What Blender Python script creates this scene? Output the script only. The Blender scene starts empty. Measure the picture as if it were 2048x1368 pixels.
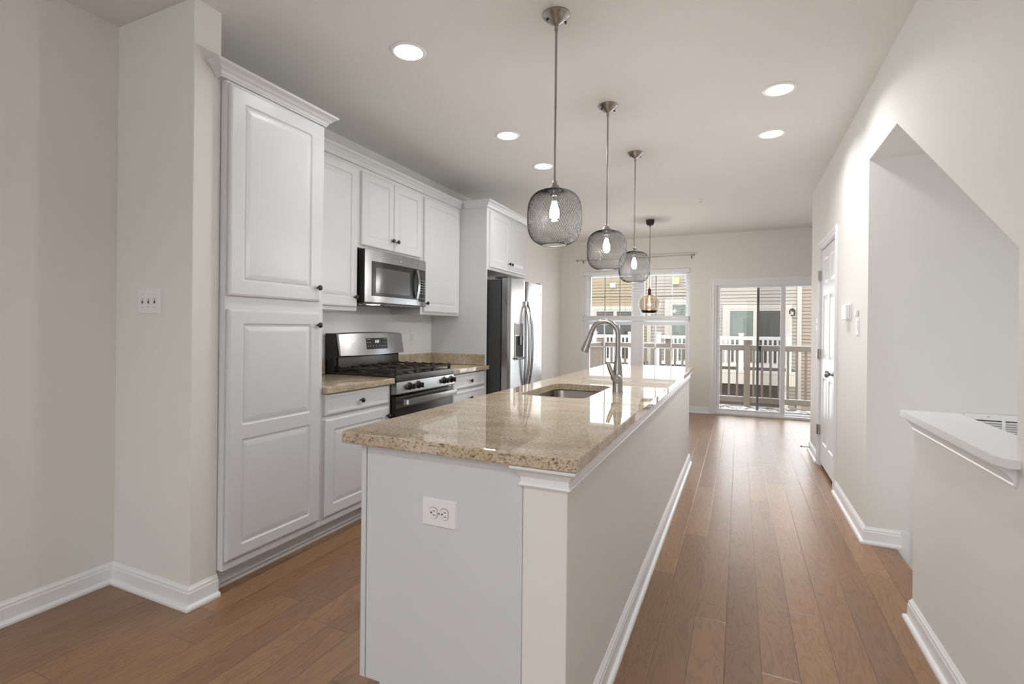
import bpy, bmesh, math, random
from math import sin, cos, pi, radians, sqrt, tan
from mathutils import Vector, Matrix
random.seed(7)
SC = bpy.context.scene
COL = SC.collection

# ------------------------------------------------------------------ camera
camd = bpy.data.cameras.new('camera'); cam = bpy.data.objects.new('camera', camd); COL.objects.link(cam)
camd.sensor_width = 36.0; camd.lens = 36.0 * 1008.1 / 2048; camd.clip_start = 0.05; camd.clip_end = 200
camd.shift_x = 0.0; camd.shift_y = -(684 - 657.7) / 2048
YAW, PITCH, ROLL, HC = radians(24.28), radians(-0.053), radians(0.58), 1.2628
Fv = Vector((-sin(YAW) * cos(PITCH), cos(YAW) * cos(PITCH), sin(PITCH)))
R0 = Vector((cos(YAW), sin(YAW), 0)); U0 = R0.cross(Fv)
Rv = R0 * cos(ROLL) + U0 * sin(ROLL); Uv = -R0 * sin(ROLL) + U0 * cos(ROLL)
cam.matrix_world = Matrix(((Rv.x, Uv.x, -Fv.x, 0), (Rv.y, Uv.y, -Fv.y, 0), (Rv.z, Uv.z, -Fv.z, HC), (0, 0, 0, 1)))
SC.camera = cam

# ------------------------------------------------------------------ world, big lights, exposure
SC.view_settings.view_transform = 'Standard'; SC.view_settings.look = 'None'
SC.view_settings.gamma = 1.0; SC.view_settings.use_curve_mapping = False
SC.view_settings.exposure = 0.22
SC.cycles.max_bounces = 10; SC.cycles.diffuse_bounces = 6; SC.cycles.transparent_max_bounces = 24
SC.cycles.sample_clamp_indirect = 6.0
W = bpy.data.worlds.new('overcast_sky'); SC.world = W; W.use_nodes = True
wn = W.node_tree.nodes; wl = W.node_tree.links
bgn = wn['Background']; bgn.inputs['Strength'].default_value = 3.2
tc = wn.new('ShaderNodeTexCoord'); sx = wn.new('ShaderNodeSeparateXYZ'); rp = wn.new('ShaderNodeValToRGB')
wl.new(tc.outputs['Generated'], sx.inputs[0]); wl.new(sx.outputs['Z'], rp.inputs[0]); wl.new(rp.outputs[0], bgn.inputs['Color'])
rp.color_ramp.elements[0].color = (0.86, 0.9, 0.95, 1); rp.color_ramp.elements[1].color = (0.93, 0.96, 1.0, 1)

def area(name, loc, rot, sx_, sy_, power, color=(1, 1, 1), spread=180, shape='RECTANGLE'):
    l = bpy.data.lights.new(name, 'AREA'); l.shape = shape; l.size = sx_
    if shape in ('RECTANGLE', 'ELLIPSE'): l.size_y = sy_
    l.energy = power; l.color = color; l.spread = radians(spread)
    o = bpy.data.objects.new(name, l); o.location = loc; o.rotation_euler = rot; COL.objects.link(o); return o
# daylight entering by the far window and the patio door
area('daylight_far_window', (-1.55, 8.44, 1.34), (radians(-90), 0, 0), 1.66, 1.74, 33, (0.94, 0.97, 1.0))
area('daylight_patio_door', (0.58, 8.44, 1.0), (radians(-90), 0, 0), 1.80, 1.95, 32, (0.94, 0.97, 1.0))
CAN_POWER = {'left': 3.8, 'right': 6.8, 'rear': 13.0}
BULB_POWER = 11.5

# ------------------------------------------------------------------ materials
def newmat(name):
    m = bpy.data.materials.new(name); m.use_nodes = True
    nt = m.node_tree; b = nt.nodes['Principled BSDF']; return m, nt, b
def N(nt, t, **kw):
    n = nt.nodes.new(t)
    for k, v in kw.items():
        if k in n.inputs.keys(): n.inputs[k].default_value = v
        else: setattr(n, k, v)
    return n
def srgb(r, g, b):
    f = lambda c: (c / 255 / 12.92) if c / 255 <= 0.04045 else ((c / 255 + 0.055) / 1.055) ** 2.4
    return (f(r), f(g), f(b), 1)
def plain(name, col, rough=0.5, metal=0.0, bump=0.0, bscale=200.0, spec=0.5, vary=0.03, coat=0.0):
    m, nt, b = newmat(name); L = nt.links
    b.inputs['Roughness'].default_value = rough; b.inputs['Metallic'].default_value = metal
    b.inputs['Specular IOR Level'].default_value = spec; b.inputs['Coat Weight'].default_value = coat
    t = N(nt, 'ShaderNodeTexCoord'); n = N(nt, 'ShaderNodeTexNoise', Scale=3.0, Detail=3.0)
    L.new(t.outputs['Object'], n.inputs['Vector'])
    mx = N(nt, 'ShaderNodeMix', data_type='RGBA'); 
    mx.inputs['A'].default_value = tuple(c * (1 - vary) for c in col[:3]) + (1,)
    mx.inputs['B'].default_value = tuple(min(1, c * (1 + vary)) for c in col[:3]) + (1,)
    L.new(n.outputs['Fac'], mx.inputs['Factor']); L.new(mx.outputs['Result'], b.inputs['Base Color'])
    if bump:
        n2 = N(nt, 'ShaderNodeTexNoise', Scale=bscale, Detail=2.0); bp = N(nt, 'ShaderNodeBump', Strength=bump, Distance=0.002)
        L.new(t.outputs['Object'], n2.inputs['Vector']); L.new(n2.outputs['Fac'], bp.inputs['Height']); L.new(bp.outputs[0], b.inputs['Normal'])
    return m
M_WALL = plain('greige_wall_paint', (0.762, 0.752, 0.727, 1), 0.6, bump=0.12, bscale=260, spec=0.3, vary=0.012)
M_CEIL = plain('ceiling_paint', (0.745, 0.736, 0.715, 1), 0.85, bump=0.1, bscale=300, spec=0.2, vary=0.01)
M_TRIM = plain('white_trim_paint', (0.80, 0.815, 0.83, 1), 0.32, spec=0.5, vary=0.01)
M_CAB = plain('white_cabinet_paint', (0.65, 0.664, 0.682, 1), 0.33, bump=0.04, bscale=60, spec=0.5, vary=0.012)
M_CABIN = plain('grey_white_panel_paint', (0.64, 0.66, 0.685, 1), 0.4, bump=0.05, bscale=80, vary=0.02)
M_SPLASH = plain('satin_backsplash_paint', (0.78, 0.79, 0.80, 1), 0.35, bump=0.05, vary=0.01)
M_BLK = plain('black_enamel', (0.012, 0.012, 0.013, 1), 0.25, vary=0.05)
M_IRON = plain('cast_iron', (0.022, 0.019, 0.017, 1), 0.55, bump=0.3, bscale=400, vary=0.2)
M_KNOB = plain('black_knob_metal', (0.012, 0.011, 0.011, 1), 0.3, vary=0.05)
M_GREYCASE = plain('dark_grey_case', (0.045, 0.046, 0.048, 1), 0.5, bump=0.1, vary=0.05)
M_PLATE = plain('white_plastic', (0.80, 0.80, 0.80, 1), 0.35, vary=0.005)
M_SLOT = plain('dark_slot', (0.02, 0.02, 0.02, 1), 0.6)
M_NICK = plain('brushed_nickel', (0.40, 0.385, 0.365, 1), 0.28, metal=1.0, vary=0.05)
M_CHROME = plain('polished_steel', (0.62, 0.62, 0.62, 1), 0.12, metal=1.0, vary=0.02)
M_MESH = plain('smoked_mesh_wire', (0.016, 0.0155, 0.0145, 1), 0.6, metal=0.0, spec=0.3, vary=0.05)
M_BLKPL = plain('black_plastic', (0.02, 0.02, 0.02, 1), 0.45)
M_BRONZE = plain('dark_copper_socket', (0.09, 0.03, 0.02, 1), 0.35, metal=0.7)
M_VINYL = plain('white_vinyl', (0.78, 0.81, 0.85, 1), 0.4, vary=0.01)
M_MUNT = plain('dark_muntin', (0.22, 0.20, 0.18, 1), 0.4)
M_SLAT = plain('blind_slat', (0.74, 0.72, 0.70, 1), 0.45)
M_SCRFR = plain('bronze_screen_frame', (0.10, 0.085, 0.075, 1), 0.4)
M_SID_TAN = plain('tan_vinyl_siding', srgb(146, 128, 100), 0.6, bump=0.1, bscale=60, vary=0.03)
M_SID_CREAM = plain('cream_vinyl_siding', srgb(160, 148, 136), 0.6, bump=0.1, bscale=60, vary=0.03)
M_EXTRIM = plain('exterior_cream_trim', srgb(178, 170, 157), 0.6)
M_RAILW = plain('white_deck_rail', srgb(188, 182, 177), 0.5)
M_RAILT = plain('clay_deck_rail', srgb(132, 118, 105), 0.55)
M_SNOW = plain('snow', (0.6, 0.6, 0.61, 1), 0.8, bump=0.5, bscale=40)
M_DECK = plain('deck_board', srgb(118, 106, 92), 0.7, bump=0.3, bscale=30, vary=0.15)
M_CURT = plain('green_grey_curtain', srgb(126, 131, 117), 0.8, vary=0.1)
M_CURTD = plain('dark_olive_curtain', srgb(84, 80, 70), 0.8, vary=0.1)
M_DARKV = plain('dark_brown_boards', srgb(74, 64, 54), 0.8, vary=0.2)  # dark brown tone of the neighbour deck floors and lattices
M_GROUND = plain('winter_ground', srgb(130, 126, 120), 0.9, vary=0.15)
M_YVENT = plain('yellowed_vent', srgb(186, 168, 124), 0.6)

def glassmat(name, tint=(1, 1, 1, 1), refl=1.0, ior=1.45, dark=0.0, dcol=(0.1, 0.1, 0.1, 1)):
    m = bpy.data.materials.new(name); m.use_nodes = True; nt = m.node_tree; nt.nodes.clear(); L = nt.links
    out = nt.nodes.new('ShaderNodeOutputMaterial'); tr = nt.nodes.new('ShaderNodeBsdfTransparent'); tr.inputs[0].default_value = tint
    gl = nt.nodes.new('ShaderNodeBsdfGlossy'); gl.inputs['Roughness'].default_value = 0.02
    fr = nt.nodes.new('ShaderNodeFresnel'); fr.inputs['IOR'].default_value = ior
    mu = nt.nodes.new('ShaderNodeMath'); mu.operation = 'MULTIPLY'; mu.inputs[1].default_value = refl; L.new(fr.outputs[0], mu.inputs[0])
    mx = nt.nodes.new('ShaderNodeMixShader'); L.new(mu.outputs[0], mx.inputs[0]); L.new(tr.outputs[0], mx.inputs[1]); L.new(gl.outputs[0], mx.inputs[2])
    if dark:
        df = nt.nodes.new('ShaderNodeBsdfDiffuse'); df.inputs[0].default_value = dcol
        m2 = nt.nodes.new('ShaderNodeMixShader'); m2.inputs[0].default_value = dark
        L.new(mx.outputs[0], m2.inputs[1]); L.new(df.outputs[0], m2.inputs[2]); L.new(m2.outputs[0], out.inputs[0])
    else: L.new(mx.outputs[0], out.inputs[0])
    return m
M_GLASS = glassmat('clear_window_glass', (0.97, 0.98, 0.98, 1), 0.6)
M_SMOKE = glassmat('smoked_globe_glass', (0.93, 0.89, 0.85, 1), 0.35)
M_BULB = glassmat('clear_bulb_glass', (0.97, 0.97, 0.97, 1), 0.8)
M_SCREEN = glassmat('insect_screen', (0.97, 0.97, 0.97, 1), 0.0, dark=0.16, dcol=(0.12, 0.12, 0.11, 1))
M_RIM = glassmat('dark_smoked_glass', (0.25, 0.22, 0.20, 1), 0.5)
def emis(name, col, s):
    m = bpy.data.materials.new(name); m.use_nodes = True; nt = m.node_tree; nt.nodes.clear()
    o = nt.nodes.new('ShaderNodeOutputMaterial'); e = nt.nodes.new('ShaderNodeEmission'); e.inputs[0].default_value = col; e.inputs[1].default_value = s
    nt.links.new(e.outputs[0], o.inputs[0]); return m
M_CANLIT = emis('lit_lens', (1, 0.98, 0.95, 1), 6.0)
M_FILA = emis('lit_filament_white', (1, 0.97, 0.92, 1), 14.0)
M_FILO = emis('lit_filament_amber', (1, 0.50, 0.12, 1), 9.0)
M_HOODLIT = emis('lit_hood_lamp', (1, 0.97, 0.9, 1), 5.0)
M_DISPLAY = emis('lit_display', (0.9, 0.95, 1, 1), 1.6)
M_MARK = plain('pale_print', (0.5, 0.5, 0.5, 1), 0.5)

def steel(name, axis='Z', base=(0.43, 0.43, 0.435), rough=0.24):
    m, nt, b = newmat(name); L = nt.links
    b.inputs['Metallic'].default_value = 1.0; b.inputs['Base Color'].default_value = base + (1,)
    t = N(nt, 'ShaderNodeTexCoord'); mp = N(nt, 'ShaderNodeMapping')
    s = {'Z': (900, 900, 6), 'Y': (900, 6, 900), 'X': (6, 900, 900)}[axis]; mp.inputs['Scale'].default_value = s
    n = N(nt, 'ShaderNodeTexNoise', Scale=1.0, Detail=2.0); L.new(t.outputs['Object'], mp.inputs[0]); L.new(mp.outputs[0], n.inputs['Vector'])
    r = N(nt, 'ShaderNodeMapRange'); r.inputs['To Min'].default_value = rough - 0.06; r.inputs['To Max'].default_value = rough + 0.1
    L.new(n.outputs['Fac'], r.inputs[0]); L.new(r.outputs[0], b.inputs['Roughness'])
    bp = N(nt, 'ShaderNodeBump', Strength=0.03, Distance=0.001); L.new(n.outputs['Fac'], bp.inputs['Height']); L.new(bp.outputs[0], b.inputs['Normal'])
    return m
M_STEEL = steel('brushed_steel_upright', 'Z'); M_STEELH = steel('brushed_steel_level', 'Y')
M_STEELD = steel('dark_brushed_steel', 'Y', (0.16, 0.155, 0.15), 0.3)
M_SINK = steel('satin_sink_steel', 'Y', (0.33, 0.30, 0.27), 0.32)

def floor_mat():
    m, nt, b = newmat('oak_plank_floor'); L = nt.links
    t = N(nt, 'ShaderNodeTexCoord'); sp = N(nt, 'ShaderNodeSeparateXYZ'); L.new(t.outputs['Object'], sp.inputs[0])
    def mth(op, a, b_=None, c=None):
        n = nt.nodes.new('ShaderNodeMath'); n.operation = op
        for i, v in enumerate((a, b_, c)):
            if v is None: continue
            if isinstance(v, (int, float)): n.inputs[i].default_value = v
            else: L.new(v, n.inputs[i])
        return n.outputs[0]
    WP = 0.1275
    xo = mth('ADD', sp.outputs['X'], 10.0 + 0.058 + 0.055)
    xr = mth('DIVIDE', xo, WP); row = mth('FLOOR', xr); fx = mth('FRACT', xr)
    wn1 = N(nt, 'ShaderNodeTexWhiteNoise', noise_dimensions='1D'); L.new(row, wn1.inputs['W'])
    yo = mth('ADD', sp.outputs['Y'], mth('MULTIPLY', wn1.outputs['Value'], 7.3)); LP = 1.05
    yr = mth('DIVIDE', mth('ADD', yo, 20.0), LP); cl = mth('FLOOR', yr); fy = mth('FRACT', yr)
    pid = mth('ADD', mth('MULTIPLY', row, 17.31), mth('MULTIPLY', cl, 3.77))
    wn2 = N(nt, 'ShaderNodeTexWhiteNoise', noise_dimensions='1D'); L.new(pid, wn2.inputs['W'])
    # seams
    ex = mth('MINIMUM', fx, mth('SUBTRACT', 1.0, fx)); ey = mth('MINIMUM', fy, mth('SUBTRACT', 1.0, fy))
    sxm = mth('LESS_THAN', mth('MULTIPLY', ex, WP), 0.0011); sym = mth('LESS_THAN', mth('MULTIPLY', ey, LP), 0.0011)
    seam = mth('MAXIMUM', sxm, sym)
    bev = mth('MINIMUM', mth('MULTIPLY', ex, WP / 0.003), mth('MULTIPLY', ey, LP / 0.003)); bev = mth('MINIMUM', bev, 1.0)
    # grain
    cmb = N(nt, 'ShaderNodeCombineXYZ')
    L.new(mth('MULTIPLY', sp.outputs['X'], 1.0), cmb.inputs[0]); L.new(mth('MULTIPLY', sp.outputs['Y'], 0.16), cmb.inputs[1]); L.new(mth('MULTIPLY', pid, 1.7), cmb.inputs[2])
    n1 = N(nt, 'ShaderNodeTexNoise', Scale=9.0, Detail=3.0, Distortion=0.6); L.new(cmb.outputs[0], n1.inputs['Vector'])
    ring = mth('SINE', mth('MULTIPLY', n1.outputs['Fac'], 85.0)); ring = mth('MULTIPLY_ADD', ring, 0.5, 0.5)
    ring = mth('POWER', ring, 3.0)
    cmb2 = N(nt, 'ShaderNodeCombineXYZ')
    L.new(mth('MULTIPLY', sp.outputs['X'], 260.0), cmb2.inputs[0]); L.new(mth('MULTIPLY', sp.outputs['Y'], 7.0), cmb2.inputs[1]); L.new(pid, cmb2.inputs[2])
    n2 = N(nt, 'ShaderNodeTexNoise', Scale=1.0, Detail=3.0); L.new(cmb2.outputs[0], n2.inputs['Vector'])
    pr = N(nt, 'ShaderNodeValToRGB'); e = pr.color_ramp.elements
    e[0].color = srgb(132, 99, 71); e[1].color = srgb(157, 121, 90); e.new(0.5).color = srgb(144, 109, 79)
    L.new(wn2.outputs['Value'], pr.inputs[0])
    dk = N(nt, 'ShaderNodeMix', data_type='RGBA', blend_type='MULTIPLY'); dk.inputs['B'].default_value = (0.66, 0.63, 0.61, 1)
    L.new(mth('MULTIPLY', ring, 0.6), dk.inputs['Factor']); L.new(pr.outputs[0], dk.inputs['A'])
    d2 = N(nt, 'ShaderNodeMix', data_type='RGBA', blend_type='MULTIPLY'); d2.inputs['B'].default_value = (0.80, 0.78, 0.76, 1)
    L.new(mth('MULTIPLY', mth('SUBTRACT', n2.outputs['Fac'], 0.25), 0.9), d2.inputs['Factor']); L.new(dk.outputs['Result'], d2.inputs['A'])
    d3 = N(nt, 'ShaderNodeMix', data_type='RGBA'); d3.inputs['B'].default_value = srgb(64, 44, 32)
    L.new(mth('MULTIPLY', seam, 0.75), d3.inputs['Factor']); L.new(d2.outputs['Result'], d3.inputs['A'])
    L.new(d3.outputs['Result'], b.inputs['Base Color'])
    hb = mth('ADD', bev, mth('MULTIPLY', ring, -0.07)); bp = N(nt, 'ShaderNodeBump', Strength=0.5, Distance=0.0012); L.new(hb, bp.inputs['Height'])
    L.new(bp.outputs[0], b.inputs['Normal']); b.inputs['Roughness'].default_value = 0.33; b.inputs['IOR'].default_value = 1.6
    return m
M_FLOOR = floor_mat()
def granite_mat():
    m, nt, b = newmat('speckled_beige_granite'); L = nt.links
    t = N(nt, 'ShaderNodeTexCoord'); mp = N(nt, 'ShaderNodeMapping'); mp.inputs['Scale'].default_value = (0.42, 1.0, 0.75); mp.inputs['Rotation'].default_value = (0, 0, radians(12))
    L.new(t.outputs['Object'], mp.inputs[0])
    n1 = N(nt, 'ShaderNodeTexNoise', Scale=9.0, Detail=4.0, Distortion=0.8); L.new(mp.outputs[0], n1.inputs['Vector'])
    r1 = N(nt, 'ShaderNodeValToRGB'); e = r1.color_ramp.elements; e[0].position = 0.3; e[1].position = 0.72
    e[0].color = srgb(180, 163, 136); e[1].color = srgb(211, 201, 183); e.new(0.5).color = srgb(197, 182, 157); L.new(n1.outputs['Fac'], r1.inputs[0])
    n2 = N(nt, 'ShaderNodeTexNoise', Scale=210.0, Detail=3.0, Roughness=0.65); L.new(mp.outputs[0], n2.inputs['Vector'])
    r2 = N(nt, 'ShaderNodeValToRGB'); e = r2.color_ramp.elements; e[0].position = 0.49; e[1].position = 0.68; e[0].color = (0, 0, 0, 1); e[1].color = (1, 1, 1, 1); L.new(n2.outputs['Fac'], r2.inputs[0])
    mA = N(nt, 'ShaderNodeMix', data_type='RGBA'); L.new(r2.outputs[0], mA.inputs['Factor']); L.new(r1.outputs[0], mA.inputs['A']); mA.inputs['B'].default_value = srgb(116, 100, 82)
    n3 = N(nt, 'ShaderNodeTexNoise', Scale=120.0, Detail=4.0, Roughness=0.65); mp3 = N(nt, 'ShaderNodeMapping'); mp3.inputs['Scale'].default_value = (0.7, 1.0, 1.1); mp3.inputs['Location'].default_value = (3, 1, 7)
    L.new(t.outputs['Object'], mp3.inputs[0]); L.new(mp3.outputs[0], n3.inputs['Vector'])
    r3 = N(nt, 'ShaderNodeValToRGB'); e = r3.color_ramp.elements; e[0].position = 0.585; e[1].position = 0.66; e[0].color = (0, 0, 0, 1); e[1].color = (1, 1, 1, 1); L.new(n3.outputs['Fac'], r3.inputs[0])
    mB = N(nt, 'ShaderNodeMix', data_type='RGBA'); L.new(r3.outputs[0], mB.inputs['Factor']); L.new(mA.outputs['Result'], mB.inputs['A']); mB.inputs['B'].default_value = srgb(74, 56, 42)
    L.new(mB.outputs['Result'], b.inputs['Base Color']); b.inputs['Roughness'].default_value = 0.02; b.inputs['IOR'].default_value = 1.8
    return m
M_GRAN = granite_mat()

# ------------------------------------------------------------------ mesh helpers
class MB:
    def __init__(s): s.bm = bmesh.new(); s.k = 0
    def raw(s, vs, fs):
        seen = {}; v = []
        for p in vs:
            k = (round(p[0], 5), round(p[1], 5), round(p[2], 5))
            if k not in seen: seen[k] = s.bm.verts.new(p)
            v.append(seen[k])
        for f in fs:
            idx = []
            for i in f:
                if v[i] not in idx: idx.append(v[i])
            if len(idx) > 2:
                try: s.bm.faces.new(idx)
                except ValueError: pass
        return s
    def box(s, x0, x1, y0, y1, z0, z1, bev=0.0, seg=1):
        e = (s.k % 7) * 0.00009; s.k += 1      # neighbouring boxes never share a plane exactly
        x0, x1, y0, y1, z0, z1 = min(x0, x1) - e, max(x0, x1) + e, min(y0, y1) - e, max(y0, y1) + e, min(z0, z1) - e, max(z0, z1) + e
        b = bmesh.new(); bmesh.ops.create_cube(b, size=1.0)
        for v in b.verts: v.co = Vector(((x0 + x1) / 2 + v.co.x * abs(x1 - x0), (y0 + y1) / 2 + v.co.y * abs(y1 - y0), (z0 + z1) / 2 + v.co.z * abs(z1 - z0)))
        if bev: bmesh.ops.bevel(b, geom=list(b.edges), offset=bev, segments=seg, profile=0.7, affect='EDGES')
        b.verts.index_update(); s.raw([v.co.copy() for v in b.verts], [[v.index for v in f.verts] for f in b.faces]); b.free(); return s
    def prism(s, poly, axis, a, b):
        def P(p, t): return {'X': (t, p[0], p[1]), 'Y': (p[0], t, p[1]), 'Z': (p[0], p[1], t)}[axis]
        n = len(poly); vs = [P(p, a) for p in poly] + [P(p, b) for p in poly]
        fs = [list(range(n)), list(range(2 * n - 1, n - 1, -1))] + [[i, (i + 1) % n, n + (i + 1) % n, n + i] for i in range(n)]
        return s.raw(vs, fs)
    def tube(s, pts, r, seg=8, closed=False, caps=True):
        pts = [Vector(p) for p in pts]; n = len(pts); rr = r if isinstance(r, (list, tuple)) else [r] * n
        T = []
        for i in range(n):
            a = pts[(i - 1) % n] if (closed or i > 0) else pts[i]; c = pts[(i + 1) % n] if (closed or i < n - 1) else pts[i]
            T.append((c - a).normalized())
        up = Vector((0, 0, 1)) if abs(T[0].z) < 0.9 else Vector((1, 0, 0)); u = T[0].cross(up).normalized(); vs = []
        for i in range(n):
            u = (u - T[i] * u.dot(T[i])).normalized(); w = T[i].cross(u)
            for k in range(seg):
                a = 2 * pi * k / seg; vs.append(pts[i] + (u * cos(a) + w * sin(a)) * rr[i])
        fs = []
        for i in range(n if closed else n - 1):
            j = (i + 1) % n
            for k in range(seg): fs.append([i * seg + k, i * seg + (k + 1) % seg, j * seg + (k + 1) % seg, j * seg + k])
        if caps and not closed: fs += [list(range(seg)), list(range((n - 1) * seg, n * seg))]
        return s.raw(vs, fs)
    def cyl(s, p0, p1, r0, r1=None, seg=24): return s.tube([p0, p1], [r0, r0 if r1 is None else r1], seg)
    def lathe(s, prof, c=(0, 0, 0), seg=32, axis='Z', caps=False):
        vs = []; n = len(prof); c = Vector(c)
        for k in range(seg):
            a = 2 * pi * k / seg
            for (r, z) in prof:
                p = {'Z': (r * cos(a), r * sin(a), z), 'X': (z, r * cos(a), r * sin(a)), 'Y': (r * sin(a), z, r * cos(a))}[axis]
                vs.append(c + Vector(p))
        fs = []
        for k in range(seg):
            j = (k + 1) % seg
            for i in range(n - 1): fs.append([k * n + i, j * n + i, j * n + i + 1, k * n + i + 1])
        if caps:
            fs.append([k * n for k in range(seg)]); fs.append([k * n + n - 1 for k in range(seg)])
        return s.raw(vs, fs)
    def sweep(s, prof, path, z=0.0):
        P = [Vector((p[0], p[1])) for p in path]; n = len(P); nrm = []
        for i in range(n - 1):
            d = (P[i + 1] - P[i]).normalized(); nrm.append(Vector((d.y, -d.x)))
        vs = []
        for i in range(n):
            if i == 0: m = nrm[0]
            elif i == n - 1: m = nrm[-1]
            else: m = (nrm[i - 1] + nrm[i]) / (1 + nrm[i - 1].dot(nrm[i]))
            for (d, h) in prof: vs.append((P[i].x + m.x * d, P[i].y + m.y * d, z + h))
        k = len(prof); fs = [list(range(k)), list(range((n - 1) * k, n * k))]
        for i in range(n - 1):
            for j in range(k): fs.append([i * k + j, i * k + (j + 1) % k, (i + 1) * k + (j + 1) % k, (i + 1) * k + j])
        return s.raw(vs, fs)
    def loops(s, L, close_first=True, close_last=True):
        k = len(L[0]); vs = [p for l in L for p in l]; fs = []
        for i in range(len(L) - 1):
            for j in range(k): fs.append([i * k + j, i * k + (j + 1) % k, (i + 1) * k + (j + 1) % k, (i + 1) * k + j])
        if close_first: fs.append(list(range(k)))
        if close_last: fs.append(list(range((len(L) - 1) * k, len(L) * k)))
        return s.raw(vs, fs)
    def build(s, name, mat, parent=None, org=None, merge=True, smooth=True, ang=24):
        bmesh.ops.recalc_face_normals(s.bm, faces=s.bm.faces)
        if org is None: org = ORG.get(parent.name, Vector((0, 0, 0))) if parent else Vector((0, 0, 0))
        bmesh.ops.translate(s.bm, verts=s.bm.verts, vec=-Vector(org))
        me = bpy.data.meshes.new(name); s.bm.to_mesh(me); s.bm.free()
        me.materials.append(mat)
        if smooth:
            me.polygons.foreach_set('use_smooth', [True] * len(me.polygons)); me.set_sharp_from_angle(angle=radians(ang))
        o = bpy.data.objects.new(name, me); COL.objects.link(o)
        if parent: o.parent = parent; ORG[o.name] = Vector(org)
        else: ORG[o.name] = Vector(org); o.location = org
        return o
ORG = {}
def tag(o, label, cat, group=None):
    o['label'] = label; o['category'] = cat
    if group: o['group'] = group
    return o
def thing(name, label, cat, loc=(0, 0, 0), group=None):
    o = bpy.data.objects.new(name, None); o.empty_display_size = 0.1; COL.objects.link(o); o.location = loc; ORG[o.name] = Vector(loc)
    return tag(o, label, cat, group)
def struct(o): o['kind'] = 'structure'; return o
def sempty(name, loc): 
    o = bpy.data.objects.new(name, None); COL.objects.link(o); o.location = loc; ORG[o.name] = Vector(loc); return struct(o)
def copy_tree(o, parent=None):
    c = o.copy(); COL.objects.link(c)
    if parent: c.parent = parent
    for ch in list(KIDS.get(o.name, o.children)): copy_tree(ch, c)
    return c
KIDS = {}
def rrect(x0, x1, y0, y1, r, n=5):
    pts = []
    for (cx, cy, a0) in ((x1 - r, y1 - r, 0), (x0 + r, y1 - r, 90), (x0 + r, y0 + r, 180), (x1 - r, y0 + r, 270)):
        for k in range(n + 1):
            a = radians(a0 + 90 * k / n); pts.append((cx + r * cos(a), cy + r * sin(a)))
    return pts
def text(body, size, mat, loc, rot, parent, name='lettering', ext=0.0003):
    c = bpy.data.curves.new(name, 'FONT'); c.body = body; c.size = size; c.extrude = ext; c.align_x = 'CENTER'; c.align_y = 'CENTER'
    t = bpy.data.objects.new(name, c); COL.objects.link(t); t.location = Vector(loc) - ORG[parent.name]; t.rotation_euler = rot; t.parent = parent
    c.materials.append(mat)
    bpy.context.view_layer.update()
    me = bpy.data.meshes.new_from_object(t.evaluated_get(bpy.context.evaluated_depsgraph_get())); o = bpy.data.objects.new(name, me); COL.objects.link(o)
    o.location = t.location; o.rotation_euler = rot; o.parent = parent; bpy.data.objects.remove(t); return o

# raised panel door / drawer front: u to the right along U, v up, n outward
def panel_front(mb, O, Ud, Nd, w, h, panels, t=0.019, stile=0.062, rise=True, edge=0.006):
    O, Ud, Nd = Vector(O), Vector(Ud), Vector(Nd); Vd = Vector((0, 0, 1))
    def P(u, v, n): return O + Ud * u + Vd * v + Nd * n
    nn = 5
    def rr(x0, x1, y0, y1, r, n_): return [P(a, b, n_) for a, b in rrect(x0, x1, y0, y1, r, nn)]
    # edge
    mb.loops([rr(0, w, 0, h, 0, 0), rr(0, w, 0, h, 0, t - edge), rr(.003, w - .003, .003, h - .003, 0, t - edge * .4), rr(edge + .002, w - edge - .002, edge + .002, h - edge - .002, 0, t - 0.001), rr(edge + .004, w - edge - .004, edge + .004, h - edge - .004, 0, t)], True, False)
    i = edge + .004
    # zones
    zs = [i] + [p for p in [ (panels[k][1] + panels[k + 1][0]) / 2 for k in range(len(panels) - 1)]] + [h - i]
    for k, (v0, v1) in enumerate(panels):
        a0, a1 = i, w - i; b0, b1 = zs[k], zs[k + 1]; s = stile; r = 0.013
        if rise:
            st = [(0, 0), (.005, -.0055), (.013, -.0065), (.016, -.0045), (.034, -.0008), (.040, -.0003)]
        else:
            st = [(0, 0), (.006, -.002), (.010, -.002)]
        Ls = [rr(a0, a1, b0, b1, 0, t)] + [rr(s + d, w - s - d, v0 + d, v1 - d, max(r - d, 0.0005), t + q) for d, q in st]
        mb.loops(Ls, False, True)
def knob_parts(parent, loc, d=(1, 0, 0)):
    ax = 'X' if abs(d[0]) > .5 else 'Y'
    pr = [(0.0001, 0), (.0055, 0), (.0045, .004), (.0045, .012), (.007, .015), (.0145, .018), (.0160, .022), (.0145, .027), (.009, .030), (.0001, .031)]
    mb = MB().lathe(pr, loc, 20, ax); return mb.build('knob', M_KNOB, parent)

# ------------------------------------------------------------------ SETTING
H = 2.727; XL = -2.80; XR = 0.70; YB = 8.20; TW = 0.12
m = MB(); m.box(XL - .12, XR, -3.72, YB + .15, -.05, 0); m.box(XR, .835, 2.60, 3.63, -.05, 0); m.box(XR, XR + .118, 3.63, YB + .15, -.05, 0); m.box(XR + .118, 2.75, 3.70, YB + .15, -.05, 0)
struct(m.build('floor', M_FLOOR, ang=20))
struct(MB().box(XL - .12, 2.75, -3.72, YB + .15, H, H + .1).build('ceiling', M_CEIL))
m = MB(); m.box(XL - .12, XL, -3.72, YB + .15, 0, H); struct(m.build('wall_left', M_WALL))
# wing wall beside the pantry
struct(MB().box(XL, -2.225, 1.46, 1.590, 0, H, 0.003).build('wall_wing', M_WALL))
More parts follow.
